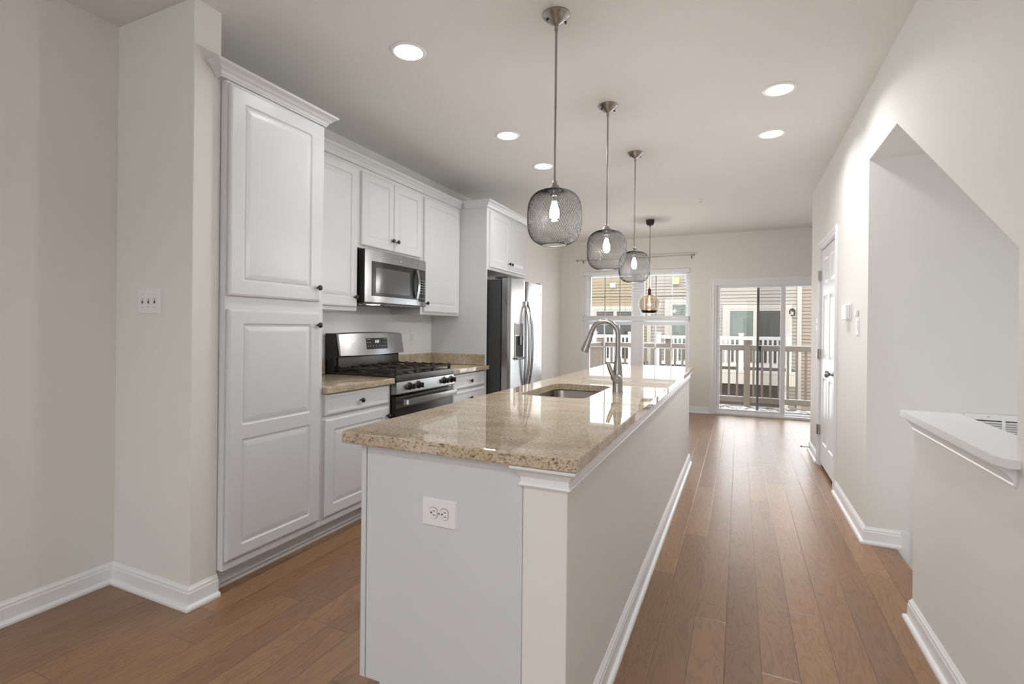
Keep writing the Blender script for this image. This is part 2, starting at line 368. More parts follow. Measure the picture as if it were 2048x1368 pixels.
# dining end behind the camera, with an unseen window added to let daylight in
m = MB(); yr = -3.6; m.box(XL, -2.3, yr - .12, yr, 0, H); m.box(.3, XR, yr - .12, yr, 0, H); m.box(-2.3, .3, yr - .12, yr, 0, .75); m.box(-2.3, .3, yr - .12, yr, 2.45, H)
struct(m.build('wall_rear', M_WALL))
w0 = sempty('added_window_rear', (-1.0, yr - .06, .75))
m = MB()
for (a, b, c, d) in ((-2.3, .3, .75, .81), (-2.3, .3, 2.39, 2.45), (-2.3, -2.24, .81, 2.39), (.24, .3, .81, 2.39), (-1.03, -.97, .81, 2.39)): m.box(a, b, yr - .1, yr - .02, c, d)
m.build('window_frame', M_VINYL, w0); MB().box(-2.24, .24, yr - .065, yr - .06, .81, 2.39).build('glass_pane', M_GLASS, w0)
# right wall with stair opening and closet door opening
DY0, DY1, DZ = 4.715, 5.555, 2.045
m = MB()
m.prism([(-3.72, 0), (1.838, 0), (1.838, H), (-3.72, H)], 'X', XR, XR + TW)
m.prism([(1.838, -.35), (2.73, -.35), (2.73, .885), (1.838, .885)], 'X', XR, XR + TW)
m.prism([(1.838, 1.500), (3.047, 2.295), (3.63, 2.295), (3.63, H), (1.838, H)], 'X', XR, XR + TW)
m.prism([(3.63, 0), (DY0, 0), (DY0, H), (3.63, H)], 'X', XR, XR + TW)
m.prism([(DY1, 0), (6.227, 0), (6.227, H), (DY1, H)], 'X', XR, XR + TW)
m.prism([(DY0, DZ), (DY1, DZ), (DY1, H), (DY0, H)], 'X', XR, XR + TW)
struct(m.build('wall_right', M_WALL, ang=20))
m = MB(); m.box(XR + TW, 1.9, 3.63, 3.75, -1.6, H); struct(m.build('wall_stairwell_end', M_WALL))
m = MB(); m.box(1.9, 2.02, -1.2, 6.227, -1.6, H); struct(m.build('wall_stairwell_side', M_WALL))
m = MB(); m.box(XR + TW, 2.75, 6.107, 6.227, 0, H); struct(m.build('wall_alcove', M_WALL))
m = MB(); m.box(2.75, 2.87, 6.107, YB + .15, 0, H); struct(m.build('wall_alcove_side', M_WALL))
# underside of the upper flight
m = MB(); m.prism([(3.63, 2.295), (3.047, 2.295), (1.838, 1.50), (-.3, .094), (-.3, .25), (1.838, 1.66), (3.0, 2.42), (3.63, 2.42)], 'X', XR + TW, 1.9)
struct(m.build('ceiling_stairwell', M_WALL, ang=20))
# half wall lower stem under floor
struct(MB().box(.835, 1.9, 2.72, 3.63, -.24, -.19).build('floor_stair_landing', M_FLOOR))
# back wall with openings
WX0, WX1, WZ0, WZ1 = -2.395, -.700, .46, 2.222
SX0, SX1, SZ1 = -.345, 1.50, 2.0
m = MB(); Y0, Y1 = YB, YB + .15
m.box(XL, WX0, Y0, Y1, 0, H); m.box(WX0, WX1, Y0, Y1, 0, WZ0); m.box(WX0, WX1, Y0, Y1, WZ1, H)
m.box(WX1, SX0, Y0, Y1, 0, H); m.box(SX0, SX1, Y0, Y1, SZ1, H); m.box(SX1, 2.75, Y0, Y1, 0, H)
struct(m.build('wall_back', M_WALL))

# baseboards
BB = [(0, 0), (.030, 0), (.030, .010), (.026, .017), (.015, .021), (.014, .070), (.011, .076), (.011, .084), (.005, .092), (.003, .098), (0, .098)]
def bboard(name, path): struct(MB().sweep(BB, path).build(name, M_TRIM, ang=25))
bboard('baseboard_left', [(XL, -3.6), (XL, 1.46), (-2.225, 1.46), (-2.225, 1.590)])
bboard('baseboard_left_far', [(XL, 5.3), (XL, YB), (-.41, YB)])
def bboard_r(name, path): struct(MB().sweep(BB, path).build(name, M_TRIM, ang=25))
bboard_r('baseboard_right_near', [(XR + .12, 2.73), (XR, 2.73), (XR, -3.6)])
# stair side: band that steps down to the landing
m = MB(); m.sweep(BB, [(XR, DY0 - .062), (XR, 3.63), (.872, 3.63)])
struct(m.build('baseboard_right', M_TRIM, ang=25))
m = MB(); yy = 3.63
m.prism([(.85, .0), (.872, .0), (.872, .098), (.912, .098), (.912, -.092), (1.9, -.092), (1.9, -.19), (.85, -.19)], 'Y', yy - .014, yy)
m.box(.872, .912, yy - .018, yy - .013, .088, .098); m.box(.912, 1.9, yy - .018, yy - .013, -.102, -.092)
m.box(.912, 1.9, yy - .03, yy - .013, -.19, -.172, .003)
struct(m.build('baseboard_stairs', M_TRIM, ang=25))
m = MB(); m.sweep(BB, [(XR, 6.227), (XR, DY1 + .062)]); m.sweep(BB, [(2.75, 6.227), (XR, 6.227)]); struct(m.build('baseboard_right_far', M_TRIM, ang=25))
# landing edge nosing and steps going down
t = thing('staircase', 'brown wooden stair treads going down behind the half wall', 'stairs', (1.0, 3.2, -.2))
m = MB()
m.box(.805, .852, 2.735, 3.615, -.026, -.0005, .006); m.build('nosing', M_FLOOR, t)
MB().box(.82, .836, 2.735, 3.615, -.19, -.026).build('riser', M_TRIM, t)
for k in range(5):
    z = -.19 - .19 * (k + 1); y = 2.72 - .25 * k
    MB().box(.84, 1.89, y - .28, y, z - .03, z, .006).build('tread', M_FLOOR, t)
    MB().box(.84, 1.89, y - .015, y, z, z + .16).build('riser', M_TRIM, t)

# half wall cap with its moulding
t = thing('half_wall_cap', 'white painted ledge board with moulding capping the stair half wall', 'ledge', (.75, 2.3, .9))
MB().prism([(.655, 1.86), (.672, 1.815), (.70, 1.815), (.70, 1.838), (.86, 1.838), (.86, 2.755), (.655, 2.755)], 'Z', .893, .918).build('cap_board', M_TRIM, t)
CR2 = [(0, 0), (.006, 0), (.008, .006), (.006, .010), (.010, .022), (.020, .036), (.030, .044), (.032, .056), (0, .056)]
m = MB(); m.sweep(CR2, [(.82, 2.73), (.70, 2.73), (.70, 1.838)][::1], .837); m.build('moulding', M_TRIM, t, ang=25)

# crown under the island counter is built with the island

# ------------------------------------------------------------------ door 1: six-panel closet door (structure)
d = sempty('door_1', (XR, 5.13, 0))
m = MB()
def casing_y(m, y0, y1, z0, z1): 
    m.box(XR - .012, XR, y0, y1, z0, z1, .002); m.box(XR - .019, XR - .010, y0 + .004, y0 + .02, z0, z1, .002)
wcs = .062
m.box(XR - .014, XR, DY0 - wcs, DY0, 0, DZ + wcs, .002); m.box(XR - .020, XR - .012, DY0 - wcs, DY0 - wcs + .018, 0, DZ + wcs, .002)
m.box(XR - .014, XR, DY1, DY1 + wcs, 0, DZ + wcs, .002); m.box(XR - .020, XR - .012, DY1 + wcs - .018, DY1 + wcs, 0, DZ + wcs, .002)
m.box(XR - .014, XR, DY0, DY1, DZ, DZ + wcs, .002); m.box(XR - .020, XR - .012, DY0 - wcs, DY1 + wcs, DZ + wcs - .018, DZ + wcs, .002)
m.box(XR, XR + TW, DY0 - .001, DY0 + .018, 0, DZ); m.box(XR, XR + TW, DY1 - .018, DY1 + .001, 0, DZ); m.box(XR, XR + TW, DY0, DY1, DZ - .018, DZ + .001)
m.build('casing', M_TRIM, d)
leaf = MB(); ly0, ly1 = DY0 + .021, DY1 - .021; lw = ly1 - ly0; lx = XR + .040; LZ0 = .035; LH = DZ - .024 - LZ0
# leaf: two columns of three panels
def leaf_panels(mb):
    O = Vector((lx, ly1, LZ0)); 
    def P(u, v, n): return O + Vector((-n, -u, v))
    us = [0, lw / 2, lw]; vsz = [0, .93, 1.58 + .02, LH]
    pv = [(.20, .79), (1.00, 1.50), (1.66, 1.90)]
    pv = [(.20, .80), (.98, 1.555), (1.655, 1.895)]
    mid = [0, .89, 1.605, LH]
    for c in range(2):
        pu = (.11, lw / 2 - .05) if c == 0 else (lw / 2 + .05, lw - .11)
        for k in range(3):
            def rr(x0, x1, y0, y1, n_): return [P(a, b, n_) for a, b in ((x1, y1), (x0, y1), (x0, y0), (x1, y0))]
            v0, v1 = pv[k]; Ls = [rr(us[c], us[c + 1], mid[k], mid[k + 1], .035)]
            for dd, q in ((0, 0), (.008, -.008), (.016, -.009), (.040, -.002), (.044, -.0015)): Ls.append(rr(pu[0] + dd, pu[1] - dd, v0 + dd, v1 - dd, .035 + q))
            mb.loops(Ls, False, True)
    mb.box(lx, lx + .001, ly0, ly1, LZ0, LZ0 + LH)
    for (a, b) in (((0, 0), (lw, 0)),):
        pass
    e = [P(0, 0, 0), P(lw, 0, 0), P(lw, LH, 0), P(0, LH, 0), P(0, 0, .035), P(lw, 0, .035), P(lw, LH, .035), P(0, LH, .035)]
    mb.raw(e, [[0, 1, 5, 4], [1, 2, 6, 5], [2, 3, 7, 6], [3, 0, 4, 7]])
leaf_panels(leaf); lo = leaf.build('door_leaf', M_TRIM, d, ang=20)
kx = lx - .035
m = MB().lathe([(.0001, 0), (.032, 0), (.031, -.006), (.014, -.012), (.011, -.03), (.016, -.036), (.027, -.045), (.029, -.056), (.024, -.066), (.010, -.071), (.0001, -.071)], (kx, ly0 + .07, .915), 24, 'X'); m.build('door_knob', M_NICK, lo)
for hz in (.34, 1.05, 1.79):
    m = MB(); m.box(XR - .017, XR + .02, DY1 - .022, DY1 + .012, hz - .045, hz + .045, .001); m.cyl((XR - .020, DY1 - .008, hz - .047), (XR - .020, DY1 - .008, hz + .047), .006, seg=12); m.build('hinge', M_NICK, d)
t = thing('door_stop', 'small grey spring door stop sticking out of the baseboard', 'door stop', (XR - .014, 6.05, .06))
MB().cyl((XR - .012, 6.05, .06), (XR - .095, 6.05, .06), .004, seg=10).build('spring', M_NICK, t); MB().cyl((XR - .093, 6.05, .06), (XR - .105, 6.05, .06), .007, seg=12).build('tip', M_BLKPL, t)

# ------------------------------------------------------------------ window 1
w = sempty('window_1', (-1.55, YB + .08, WZ0)); fy0, fy1 = YB + .045, YB + .13
def ibox(m, x0, x1, z0, z1, y0=fy0, y1=fy1, b=.003): m.box(x0, x1, y0, y1, z0, z1, b)
m = MB(); ibox(m, WX0, WX0 + .055, WZ0, WZ1); ibox(m, WX1 - .035, WX1, WZ0, WZ1); ibox(m, WX0, WX1, WZ1 - .05, WZ1); ibox(m, WX0, WX1, WZ0, WZ0 + .06); ibox(m, -1.575, -1.457, WZ0, WZ1)
m.build('window_frame', M_VINYL, w)
m = MB(); m.box(WX0 + .001, WX1 - .001, YB - .02, YB + .045, WZ0 + .0005, WZ0 + .02, .004); m.build('window_sill', M_TRIM, w)
MR = 1.385
for (a, b) in ((WX0 + .055, -1.575), (-1.457, WX1 - .035)):
    m = MB(); s1 = .03
    ibox(m, a, a + s1 + .03, MR, WZ1 - .05, fy0 + .03, fy1 - .01); ibox(m, b - s1, b, MR, WZ1 - .05, fy0 + .03, fy1 - .01); ibox(m, a, b, MR - .02, MR + .03, fy0 + .03, fy1 - .01); ibox(m, a, b, WZ1 - .09, WZ1 - .05, fy0 + .03, fy1 - .01)
    su = m.build('upper_sash', M_VINYL, w)
    m = MB(); ibox(m, a, a + s1 + .02, WZ0 + .06, MR, fy0 + .005, fy0 + .04); ibox(m, b - s1, b, WZ0 + .06, MR, fy0 + .005, fy0 + .04); ibox(m, a, b, MR - .045, MR + .01, fy0 + .005, fy0 + .04); ibox(m, a, b, WZ0 + .06, WZ0 + .12, fy0 + .005, fy0 + .04)
    sl = m.build('lower_sash', M_VINYL, w)
    MB().box(a + .02, b - .02, fy0 + .060, fy0 + .064, MR, WZ1 - .06).build('glass_pane', M_GLASS, su)
    MB().box(a + .02, b - .02, fy0 + .020, fy0 + .024, WZ0 + .08, MR - .02).build('glass_pane', M_GLASS, sl)
gx = [(-2.048, -1.80), (-1.222, -.978)]
for i, g in enumerate(gx):
    a, b = ((WX0 + .055, -1.575), (-1.457, WX1 - .035))[i]
    for j, x in enumerate(g):
        mt = M_VINYL if (i == 1 and j == 1) else M_MUNT
        MB().box(x - .008, x + .008, fy0 + .066, fy0 + .074, MR, WZ1 - .06).build('muntin', mt, w)
        MB().box(x - .008, x + .008, fy0 + .026, fy0 + .034, WZ0 + .08, MR - .02).build('muntin', M_VINYL, w)
    MB().box(a, b, fy0 + .066, fy0 + .074, 1.79, 1.806).build('muntin', M_MUNT, w)
    MB().box(a, b, fy0 + .026, fy0 + .034, .965, .981).build('muntin', M_VINYL, w)
# blind
t = thing('window_blind', 'wide white slatted blind drawn halfway up the back window', 'blind', (-1.55, YB + .02, WZ1))
MB().box(WX0 + .005, WX1 - .005, YB - .012, YB + .045, WZ1 - .065, WZ1 - .003, .004).build('head_rail', M_VINYL, t)
m = MB()
for k in range(15):
    z = 2.14 - .0445 * k; m.box(WX0 + .02, WX1 - .02, YB + .010, YB + .036, z, z + .0014)
m.build('slats', M_SLAT, t)
m = MB()
for k in range(14): m.box(WX0 + .012, WX1 - .012, YB - .004, YB + .043, 1.432 + .0038 * k, 1.432 + .0038 * k + .0028)
m.build('slat_stack', M_VINYL, t)
MB().box(WX0 + .010, WX1 - .010, YB - .008, YB + .043, 1.405, 1.431, .003).build('bottom_rail', M_VINYL, t)
for x in (-2.28, -1.93, -1.69, -1.33, -1.08, -.80):
    m = MB(); m.cyl((x, YB + .0, 1.43), (x, YB + .0, 2.16), .0012, seg=6); m.cyl((x, YB + .04, 1.43), (x, YB + .04, 2.16), .0012, seg=6); m.build('ladder_cord', M_MUNT, t)
# curtain rod
t = thing('curtain_rod', 'thin nickel curtain rod mounted above the back window', 'curtain rod', (-1.57, YB - .07, 2.41))
yr_ = YB - .075; m = MB(); m.cyl((-2.46, yr_, 2.400), (-.66, yr_, 2.413), .0065, seg=12); m.build('rod', M_NICK, t)
for x, s in ((-2.46, -1), (-.66, 1)):
    zz = 2.400 if s < 0 else 2.413
    m = MB().lathe([(.0001, 0), (.010, 0), (.010, s * .012), (.019, s * .016), (.019, s * .030), (.0001, s * .034)], (x, yr_, zz), 16, 'X'); m.build('finial', M_NICK, t)
for x in (-2.39, -.68):
    m = MB(); m.box(x - .008, x + .008, YB - .006, YB - .0001, 2.355, 2.415); m.box(x - .005, x + .005, yr_ - .004, YB - .004, 2.383, 2.393); m.box(x - .005, x + .005, yr_ - .012, yr_ - .006, 2.383, 2.41); m.cyl((x, yr_ - .004, 2.385), (x, yr_ - .004, 2.365), .003, seg=8); m.build('bracket', M_NICK, t)

# ------------------------------------------------------------------ door 2: sliding patio door
d = sempty('door_2', (.55, YB + .05, 0))
m = MB(); cw = .063
m.box(SX0 - cw, SX0, YB - .014, YB, 0, SZ1 + cw - .018, .002); m.box(SX0 - cw, SX0 - cw + .016, YB - .02, YB - .01, 0, SZ1 + cw - .018, .002); m.box(SX1, SX1 + cw, YB - .014, YB, 0, SZ1 + cw - .018, .002)
m.box(SX0 - cw, SX1 + cw, YB - .014, YB, SZ1 - .002, SZ1 + cw - .018, .002)
m.build('casing', M_TRIM, d)
m = MB(); y0, y1 = YB + .0, YB + .13
m.box(SX0, SX0 + .03, y0, y1, 0, SZ1, .003); m.box(SX1 - .03, SX1, y0, y1, 0, SZ1, .003); m.box(SX0, SX1, y0 - .012, y1, SZ1 - .06, SZ1 - .0, .003); m.box(SX0, SX1, y0, y1, 0.0, .035, .003)
m.box(SX0 + .03, SX1 - .03, y0 + .03, y0 + .034, SZ1 - .09, SZ1 - .06); m.build('door_frame', M_VINYL, d)
m = MB(); a, b = SX0 + .03, .603; yy0, yy1 = YB + .03, YB + .065
m.box(a, a + .048, yy0, yy1, .03, SZ1 - .06, .003); m.box(b - .062, b, yy0, yy1, .03, SZ1 - .06, .003); m.box(a, b, yy0, yy1, .03, .088, .003); m.box(a, b, yy0, yy1, SZ1 - .10, SZ1 - .06, .003)
sl = m.build('sliding_panel', M_VINYL, d)
MB().box(a + .03, b - .04, YB + .046, YB + .050, .07, SZ1 - .08).build('glass_pane', M_GLASS, sl)
hx = a + .028; m = MB(); m.tube([(hx - .01, YB + .03, 1.13), (hx - .004, YB + .0, 1.12), (hx + .008, YB - .012, 1.09), (hx + .014, YB - .015, 1.04), (hx + .008, YB - .012, .99), (hx - .004, YB + .0, .96), (hx - .01, YB + .03, .95)], .009, 10); m.build('door_handle', M_TRIM, sl)
m = MB(); a, b = .56, SX1 - .03; yy0, yy1 = YB + .072, YB + .10
m.box(a, a + .045, yy0, yy1, .03, SZ1 - .06, .003); m.box(b - .05, b, yy0, yy1, .03, SZ1 - .06, .003); m.box(a, b, yy0, yy1, .03, .06, .003); m.box(a, b, yy0, yy1, SZ1 - .095, SZ1 - .06, .003)
fx = m.build('fixed_panel', M_VINYL, d); MB().box(a + .02, b - .02, YB + .084, YB + .088, .05, SZ1 - .08).build('glass_pane', M_GLASS, fx)
m = MB(); m.box(.233, .268, YB + .105, YB + .125, .04, SZ1 - .07, .002); m.box(.233, 1.30, YB + .105, YB + .125, .04, .062, .002)
sc = m.build('screen_frame', M_SCRFR, d); MB().box(.25, .60, YB + .112, YB + .113, .05, SZ1 - .08).build('screen_mesh', M_SCREEN, sc); MB().box(.268, .298, YB + .095, YB + .122, .965, 1.045, .002).build('screen_latch', M_BLKPL, sc)

# ------------------------------------------------------------------ KITCHEN CABINETS
XC = -2.190; XU = -2.485; ZT = 2.410; ZB = 1.375
PY0, PY1 = 1.592, 2.200; RY0, RY1 = 2.823, 3.590; FY = 4.250; FE = 5.236
CROWN = [(0, 0), (.008, 0), (.010, .007), (.014, .010), (.017, .018), (.024, .026), (.028, .028), (.030, .032), (.044, .044), (.049, .046), (.055, .050), (.057, .060), (0, .060)]
def fdoor(parent, y0, y1, z0, z1, x, panels=None, knob=None, name='door', stile=.062):
    mb = MB(); panels = panels or [(stile, z1 - z0 - stile)]
    # u runs along +Y so that n points to +X
    panel_front(mb, (x, y0, z0), (0, 1, 0), (1, 0, 0), y1 - y0, z1 - z0, panels, stile=stile)
    o = mb.build(name, M_CAB, parent, ang=20)
    if knob: knob_parts(o, (x + .019, knob[0], knob[1]))
    return o
def fdrawer(parent, y0, y1, z0, z1, x, knob):
    mb = MB(); h = z1 - z0; panel_front(mb, (x, y0, z0), (0, 1, 0), (1, 0, 0), y1 - y0, h, [(.022, h - .022)], stile=.022, rise=False, edge=.008)
    o = mb.build('drawer', M_CAB, parent, ang=20); knob_parts(o, (x + .019, knob[0], knob[1])); return o
XW = XL + .003
# pantry
t = thing('pantry_cabinet', 'tall white pantry cabinet with two stacked doors beside the wing wall', 'cabinet', (-2.5, 1.89, 0))
m = MB(); m.box(XW, XC, PY0, PY1 - .001, .112, ZT, .001); m.box(XW, XC - .075, PY0, PY1 - .001, .0, .112); m.build('body', M_CAB, t)
MB().box(XC - .075, XC - .063, PY0, PY1 - .001, .028, .105, .002).build('toe_kick', M_CABIN, t)
fdoor(t, 1.601, 2.163, 1.404, 2.396, XC, knob=(2.138, 1.480), stile=.070)
fdoor(t, 1.601, 2.168, .156, 1.340, XC, panels=[(.056, .562), (.628, 1.118)], knob=(2.142, 1.270), stile=.070)
m = MB(); m.sweep(CROWN, [(XC - .033, PY0 - .022), (XC, PY0 - .022), (XC, PY1), (XU + .002, PY1)], 2.4125)
m.build('crown_moulding', M_CAB, t, ang=25)
# base cabinets
def base_cab(y0, y1, label, left):
    t = thing('base_cabinet', label, 'cabinet', (-2.5, (y0 + y1) / 2, 0))
    m = MB(); m.box(XW, XC, y0, y1, .112, .875, .001); m.box(XW, XC - .075, y0, y1, 0, .112); m.build('body', M_CAB, t)
    MB().box(XC - .075, XC - .063, y0, y1, .028, .105, .002).build('toe_kick', M_CABIN, t)
    return t
t = base_cab(PY1 + .001, RY0 - .002, 'white base cabinet with one drawer over a door, left of the range', True)
fdrawer(t, 2.212, 2.790, .743, .870, XC, (2.505, .803))
fdoor(t, 2.212, 2.790, .157, .722, XC, knob=(2.762, .664))
t = base_cab(RY1 + .002, FY - .001, 'white base cabinet with stacked drawers, between range and fridge', False)
for (z0, z1) in ((.737, .868), (.430, .718), (.157, .412)): fdrawer(t, 3.632, 4.205, z0, z1, XC, (3.925, .797 if z0 > .7 else z1 - .072 if z0 > .4 else .30))
# upper cabinets
def upper(y0, y1, z0, label):
    t = thing('wall_cabinet', label, 'cabinet', (-2.6, (y0 + y1) / 2, z0)); MB().box(XW, XU, y0, y1, z0, ZT, .001).build('body', M_CAB, t)
    return t
t = upper(PY1 + .001, 2.815, ZB, 'white wall cabinet with one tall door, between pantry and microwave'); fdoor(t, 2.216, 2.800, 1.403, 2.392, XU, knob=(2.772, 1.472))
t = upper(2.816, 3.598, 1.830, 'short white wall cabinet with two doors above the microwave')
fdoor(t, 2.842, 3.208, 1.852, 2.378, XU, knob=(3.180, 1.930), stile=.055); fdoor(t, 3.213, 3.580, 1.852, 2.378, XU, knob=(3.242, 1.930), stile=.055)
t = upper(3.599, FY - .001, ZB, 'white wall cabinet with one tall door, right of the microwave'); fdoor(t, 3.632, 4.222, 1.398, 2.382, XU, knob=(3.658, 1.472))
# fridge surround
t = thing('fridge_cabinet', 'white cabinet with two doors over the fridge and a full-height side panel', 'cabinet', (-2.5, 4.74, 0))
m = MB(); m.box(XW, XC, FY, FY + .019, 0, 1.83); m.box(XW, XC, FY, FE, 1.822, ZT, .001); m.build('body', M_CAB, t)
fdoor(t, 4.300, 4.740, 1.850, 2.384, XC, knob=(4.712, 1.922), stile=.055); fdoor(t, 4.744, 5.180, 1.850, 2.384, XC, knob=(4.772, 1.922), stile=.055)
MB().sweep(CROWN, [(XU + .06, FY), (XC, FY), (XC, FE), (XW, FE)], 2.4125).build('crown_moulding', M_CAB, t, ang=25)
t = tag(MB().sweep(CROWN, [(XU, PY1 + .060), (XU, FY - .0005)], 2.4125).build('crown_moulding', M_CAB, org=(-2.4, 4.2, 2.4), ang=25), 'long white crown moulding on top of the three wall cabinets', 'moulding')

# painted backsplash area
struct(MB().box(XL, XL + .002, PY1, FY, .914, 1.83).build('trim_2', M_SPLASH))
# counters
def counter(name, y0, y1, label, side):
    t = thing(name, label, 'countertop', (-2.4, (y0 + y1) / 2, .876))
    MB().box(XW, XC + .042, y0, y1, .876, .914, .004, 2).build('slab', M_GRAN, t)
    m = MB(); m.box(XW + .0, XW + .020, y0, y1 - (.001 if side else 0), .9142, 1.014, .002)
    m.build('backsplash', M_GRAN, t)
    if side: MB().box(XW + .021, XC - .005, y1 - .021, y1 - .001, .9142, 1.014, .002).build('side_splash', M_GRAN, t)
counter('granite_countertop', PY1 + .002, RY0 - .003, 'speckled beige granite counter with low splash, left of the range', False)
counter('granite_countertop', RY1 + .003, FY - .001, 'speckled beige granite counter with low splash, between range and fridge', True)
# ------------------------------------------------------------------ outlets and switches
def outlet(name, label, O, Ud, Vd, Nd, w=.075, h=.118, kind='duplex', group=None):
    O, Ud, Vd, Nd = map(Vector, (O, Ud, Vd, Nd)); t = thing(name, label, 'outlet' if kind == 'duplex' else 'switch', O)
    def bx(m, u0, u1, v0, v1, n0, n1, bev=0):
        i = .0
        c = [O + Ud * u + Vd * v + Nd * n for n in (n0, n1) for (u, v) in ((u0 + (bev if n == n1 else 0), v0 + (bev if n == n1 else 0)), (u1 - (bev if n == n1 else 0), v0 + (bev if n == n1 else 0)), (u1 - (bev if n == n1 else 0), v1 - (bev if n == n1 else 0)), (u0 + (bev if n == n1 else 0), v1 - (bev if n == n1 else 0)))]
        m.raw(c, [[0, 1, 2, 3], [4, 5, 6, 7], [0, 1, 5, 4], [1, 2, 6, 5], [2, 3, 7, 6], [3, 0, 4, 7]])
    m = MB(); bx(m, -w / 2, w / 2, -h / 2, h / 2, .0003, .006, .004); m.build('cover_plate', M_PLATE, t)
    if kind == 'duplex':
        for s in (-1, 1):
            cv = s * .0195; ring = []
            for k in range(24):
                a = 2 * pi * k / 24; u = .0172 * cos(a); v = max(-.0135, min(.0135, .0172 * sin(a))); ring.append((u, v + cv))
            m = MB(); m.loops([[O + Ud * u + Vd * v + Nd * .0055 for u, v in ring], [O + Ud * u + Vd * v + Nd * .0075 for u, v in ring]]); r = m.build('receptacle', M_PLATE, t)
            m = MB(); m.loops([[O + Ud * u * 1.07 + Vd * (cv + (v - cv) * 1.07) + Nd * .0052 for u, v in ring], [O + Ud * u * 1.07 + Vd * (cv + (v - cv) * 1.07) + Nd * .0062 for u, v in ring]]); m.build('gap_shade', M_GREYCASE, r)  # dark disc stands for the shade in the joint around the receptacle
            m = MB(); bx(m, -.0075, -.0055, cv - .001, cv + .008, .0072, .0079); bx(m, .0055, .0075, cv - .001, cv + .007, .0072, .0079)
            g = [(.0028 * cos(2 * pi * k / 10), cv - .0075 + .0028 * sin(2 * pi * k / 10)) for k in range(10)]
            m.loops([[O + Ud * u + Vd * v + Nd * .0072 for u, v in g], [O + Ud * u + Vd * v + Nd * .0079 for u, v in g]]); m.build('slots', M_SLOT, r)
        m = MB(); g = [(.003 * cos(2 * pi * k / 10), .003 * sin(2 * pi * k / 10)) for k in range(10)]; m.loops([[O + Ud * u + Vd * v + Nd * .0058 for u, v in g], [O + Ud * u + Vd * v + Nd * .0068 for u, v in g]]); m.build('screw', M_NICK, t)
    elif kind == 'toggle':
        n = max(1, round((w - .03) / .045)) if w > .08 else 1
        for i in range(n):
            cu = (i - (n - 1) / 2) * .046
            m = MB(); bx(m, cu - .005, cu + .005, -.012, .012, .0058, .0068); r = m.build('switch_slot', M_GREYCASE, t)
            m = MB(); bx(m, cu - .004, cu + .004, .000, .011, .0060, .017, .001); m.build('toggle', M_PLATE, t)
            for sv in (-.03, .03): m = MB(); bx(m, cu - .002, cu + .002, sv - .002, sv + .002, .0058, .0068); m.build('screw', M_NICK, t)
    else:
        bxm = MB(); bx(bxm, -.016, .016, -.033, .033, .0058, .010, .002); bxm.build('rocker', M_PLATE, t)
    return t
outlet('switch_plate', 'white triple light switch plate on the wing wall', (-2.529, 1.4598, 1.374), (1, 0, 0), (0, 0, 1), (0, -1, 0), .165, .122, 'toggle')
outlet('wall_outlet', 'white double outlet on the wall right of the range backguard', (XL + .0022, 3.925, 1.168), (0, 1, 0), (0, 0, 1), (1, 0, 0), .075, .118, 'duplex')
outlet('switch_plate', 'white light switch plate beside the thermostat', (XR - .0002, 3.893, 1.300), (0, -1, 0), (0, 0, 1), (-1, 0, 0), .075, .118, 'rocker')
outlet('switch_plate', 'small white switch plate on the right wall past the closet door', (XR - .0002, 5.765, 1.33), (0, -1, 0), (0, 0, 1), (-1, 0, 0), .075, .125, 'toggle')
t = thing('thermostat', 'white square wall thermostat between closet door and stair opening', 'thermostat', (XR, 4.19, 1.40))
MB().box(XR - .008, XR - .0003, 4.105, 4.275, 1.342, 1.458, .002).build('base_plate', M_PLATE, t); MB().box(XR - .034, XR - .008, 4.115, 4.265, 1.348, 1.452, .004).build('cover', M_PLATE, t)
t = thing('sensor_box', 'tiny white sensor above the switch plate by the thermostat', 'sensor', (XR, 3.90, 1.385))
MB().box(XR - .016, XR - .0003, 3.875, 3.925, 1.366, 1.404, .003).build('case', M_PLATE, t)
# return-air grille in the stairwell
t = thing('air_vent', 'white louvred return-air grille low on the stairwell wall', 'vent', (1.33, 3.63, .70))
m = MB(); x0, x1, z0, z1 = 1.160, 1.560, .53, .815; yy = 3.63
m.box(x0, x1, yy - .010, yy - .0003, z1 - .033, z1, .002); m.box(x0, x1, yy - .010, yy - .0003, z0, z0 + .033, .002); m.box(x0, x0 + .03, yy - .010, yy - .0003, z0, z1, .002); m.box(x1 - .03, x1, yy - .010, yy - .0003, z0, z1, .002); m.box(1.316, 1.330, yy - .009, yy - .0003, z0, z1)
m.build('frame', M_TRIM, t); MB().box(x0 + .02, x1 - .02, yy - .0012, yy - .0004, z0 + .02, z1 - .02).build('duct_opening', M_SLOT, t)
m = MB()
for k in range(17):
    z = z1 - .040 - .0125 * k
    m.prism([(yy - .010, z - .0075), (yy - .009, z - .009), (yy - .0025, z - .001), (yy - .003, z + .0005)], 'X', x0 + .03, x1 - .03)
m.build('louvres', M_TRIM, t); MB().cyl((1.257, yy - .012, z1 - .014), (1.257, yy - .009, z1 - .014), .004, seg=12).build('screw', M_NICK, t)
# sprinkler
t = thing('ceiling_sprinkler', 'small sprinkler head on the far ceiling', 'sprinkler', (-.411, 6.007, H))
MB().lathe([(.0001, -.0003), (.03, -.0003), (.028, -.006), (.008, -.008), (.007, -.03), (.0001, -.03)], (-.411, 6.007, H), 20).build('escutcheon', M_PLATE, t)
MB().lathe([(.0001, -.033), (.017, -.033), (.017, -.031), (.0001, -.030)], (-.411, 6.007, H), 16).build('deflector', M_CHROME, t)

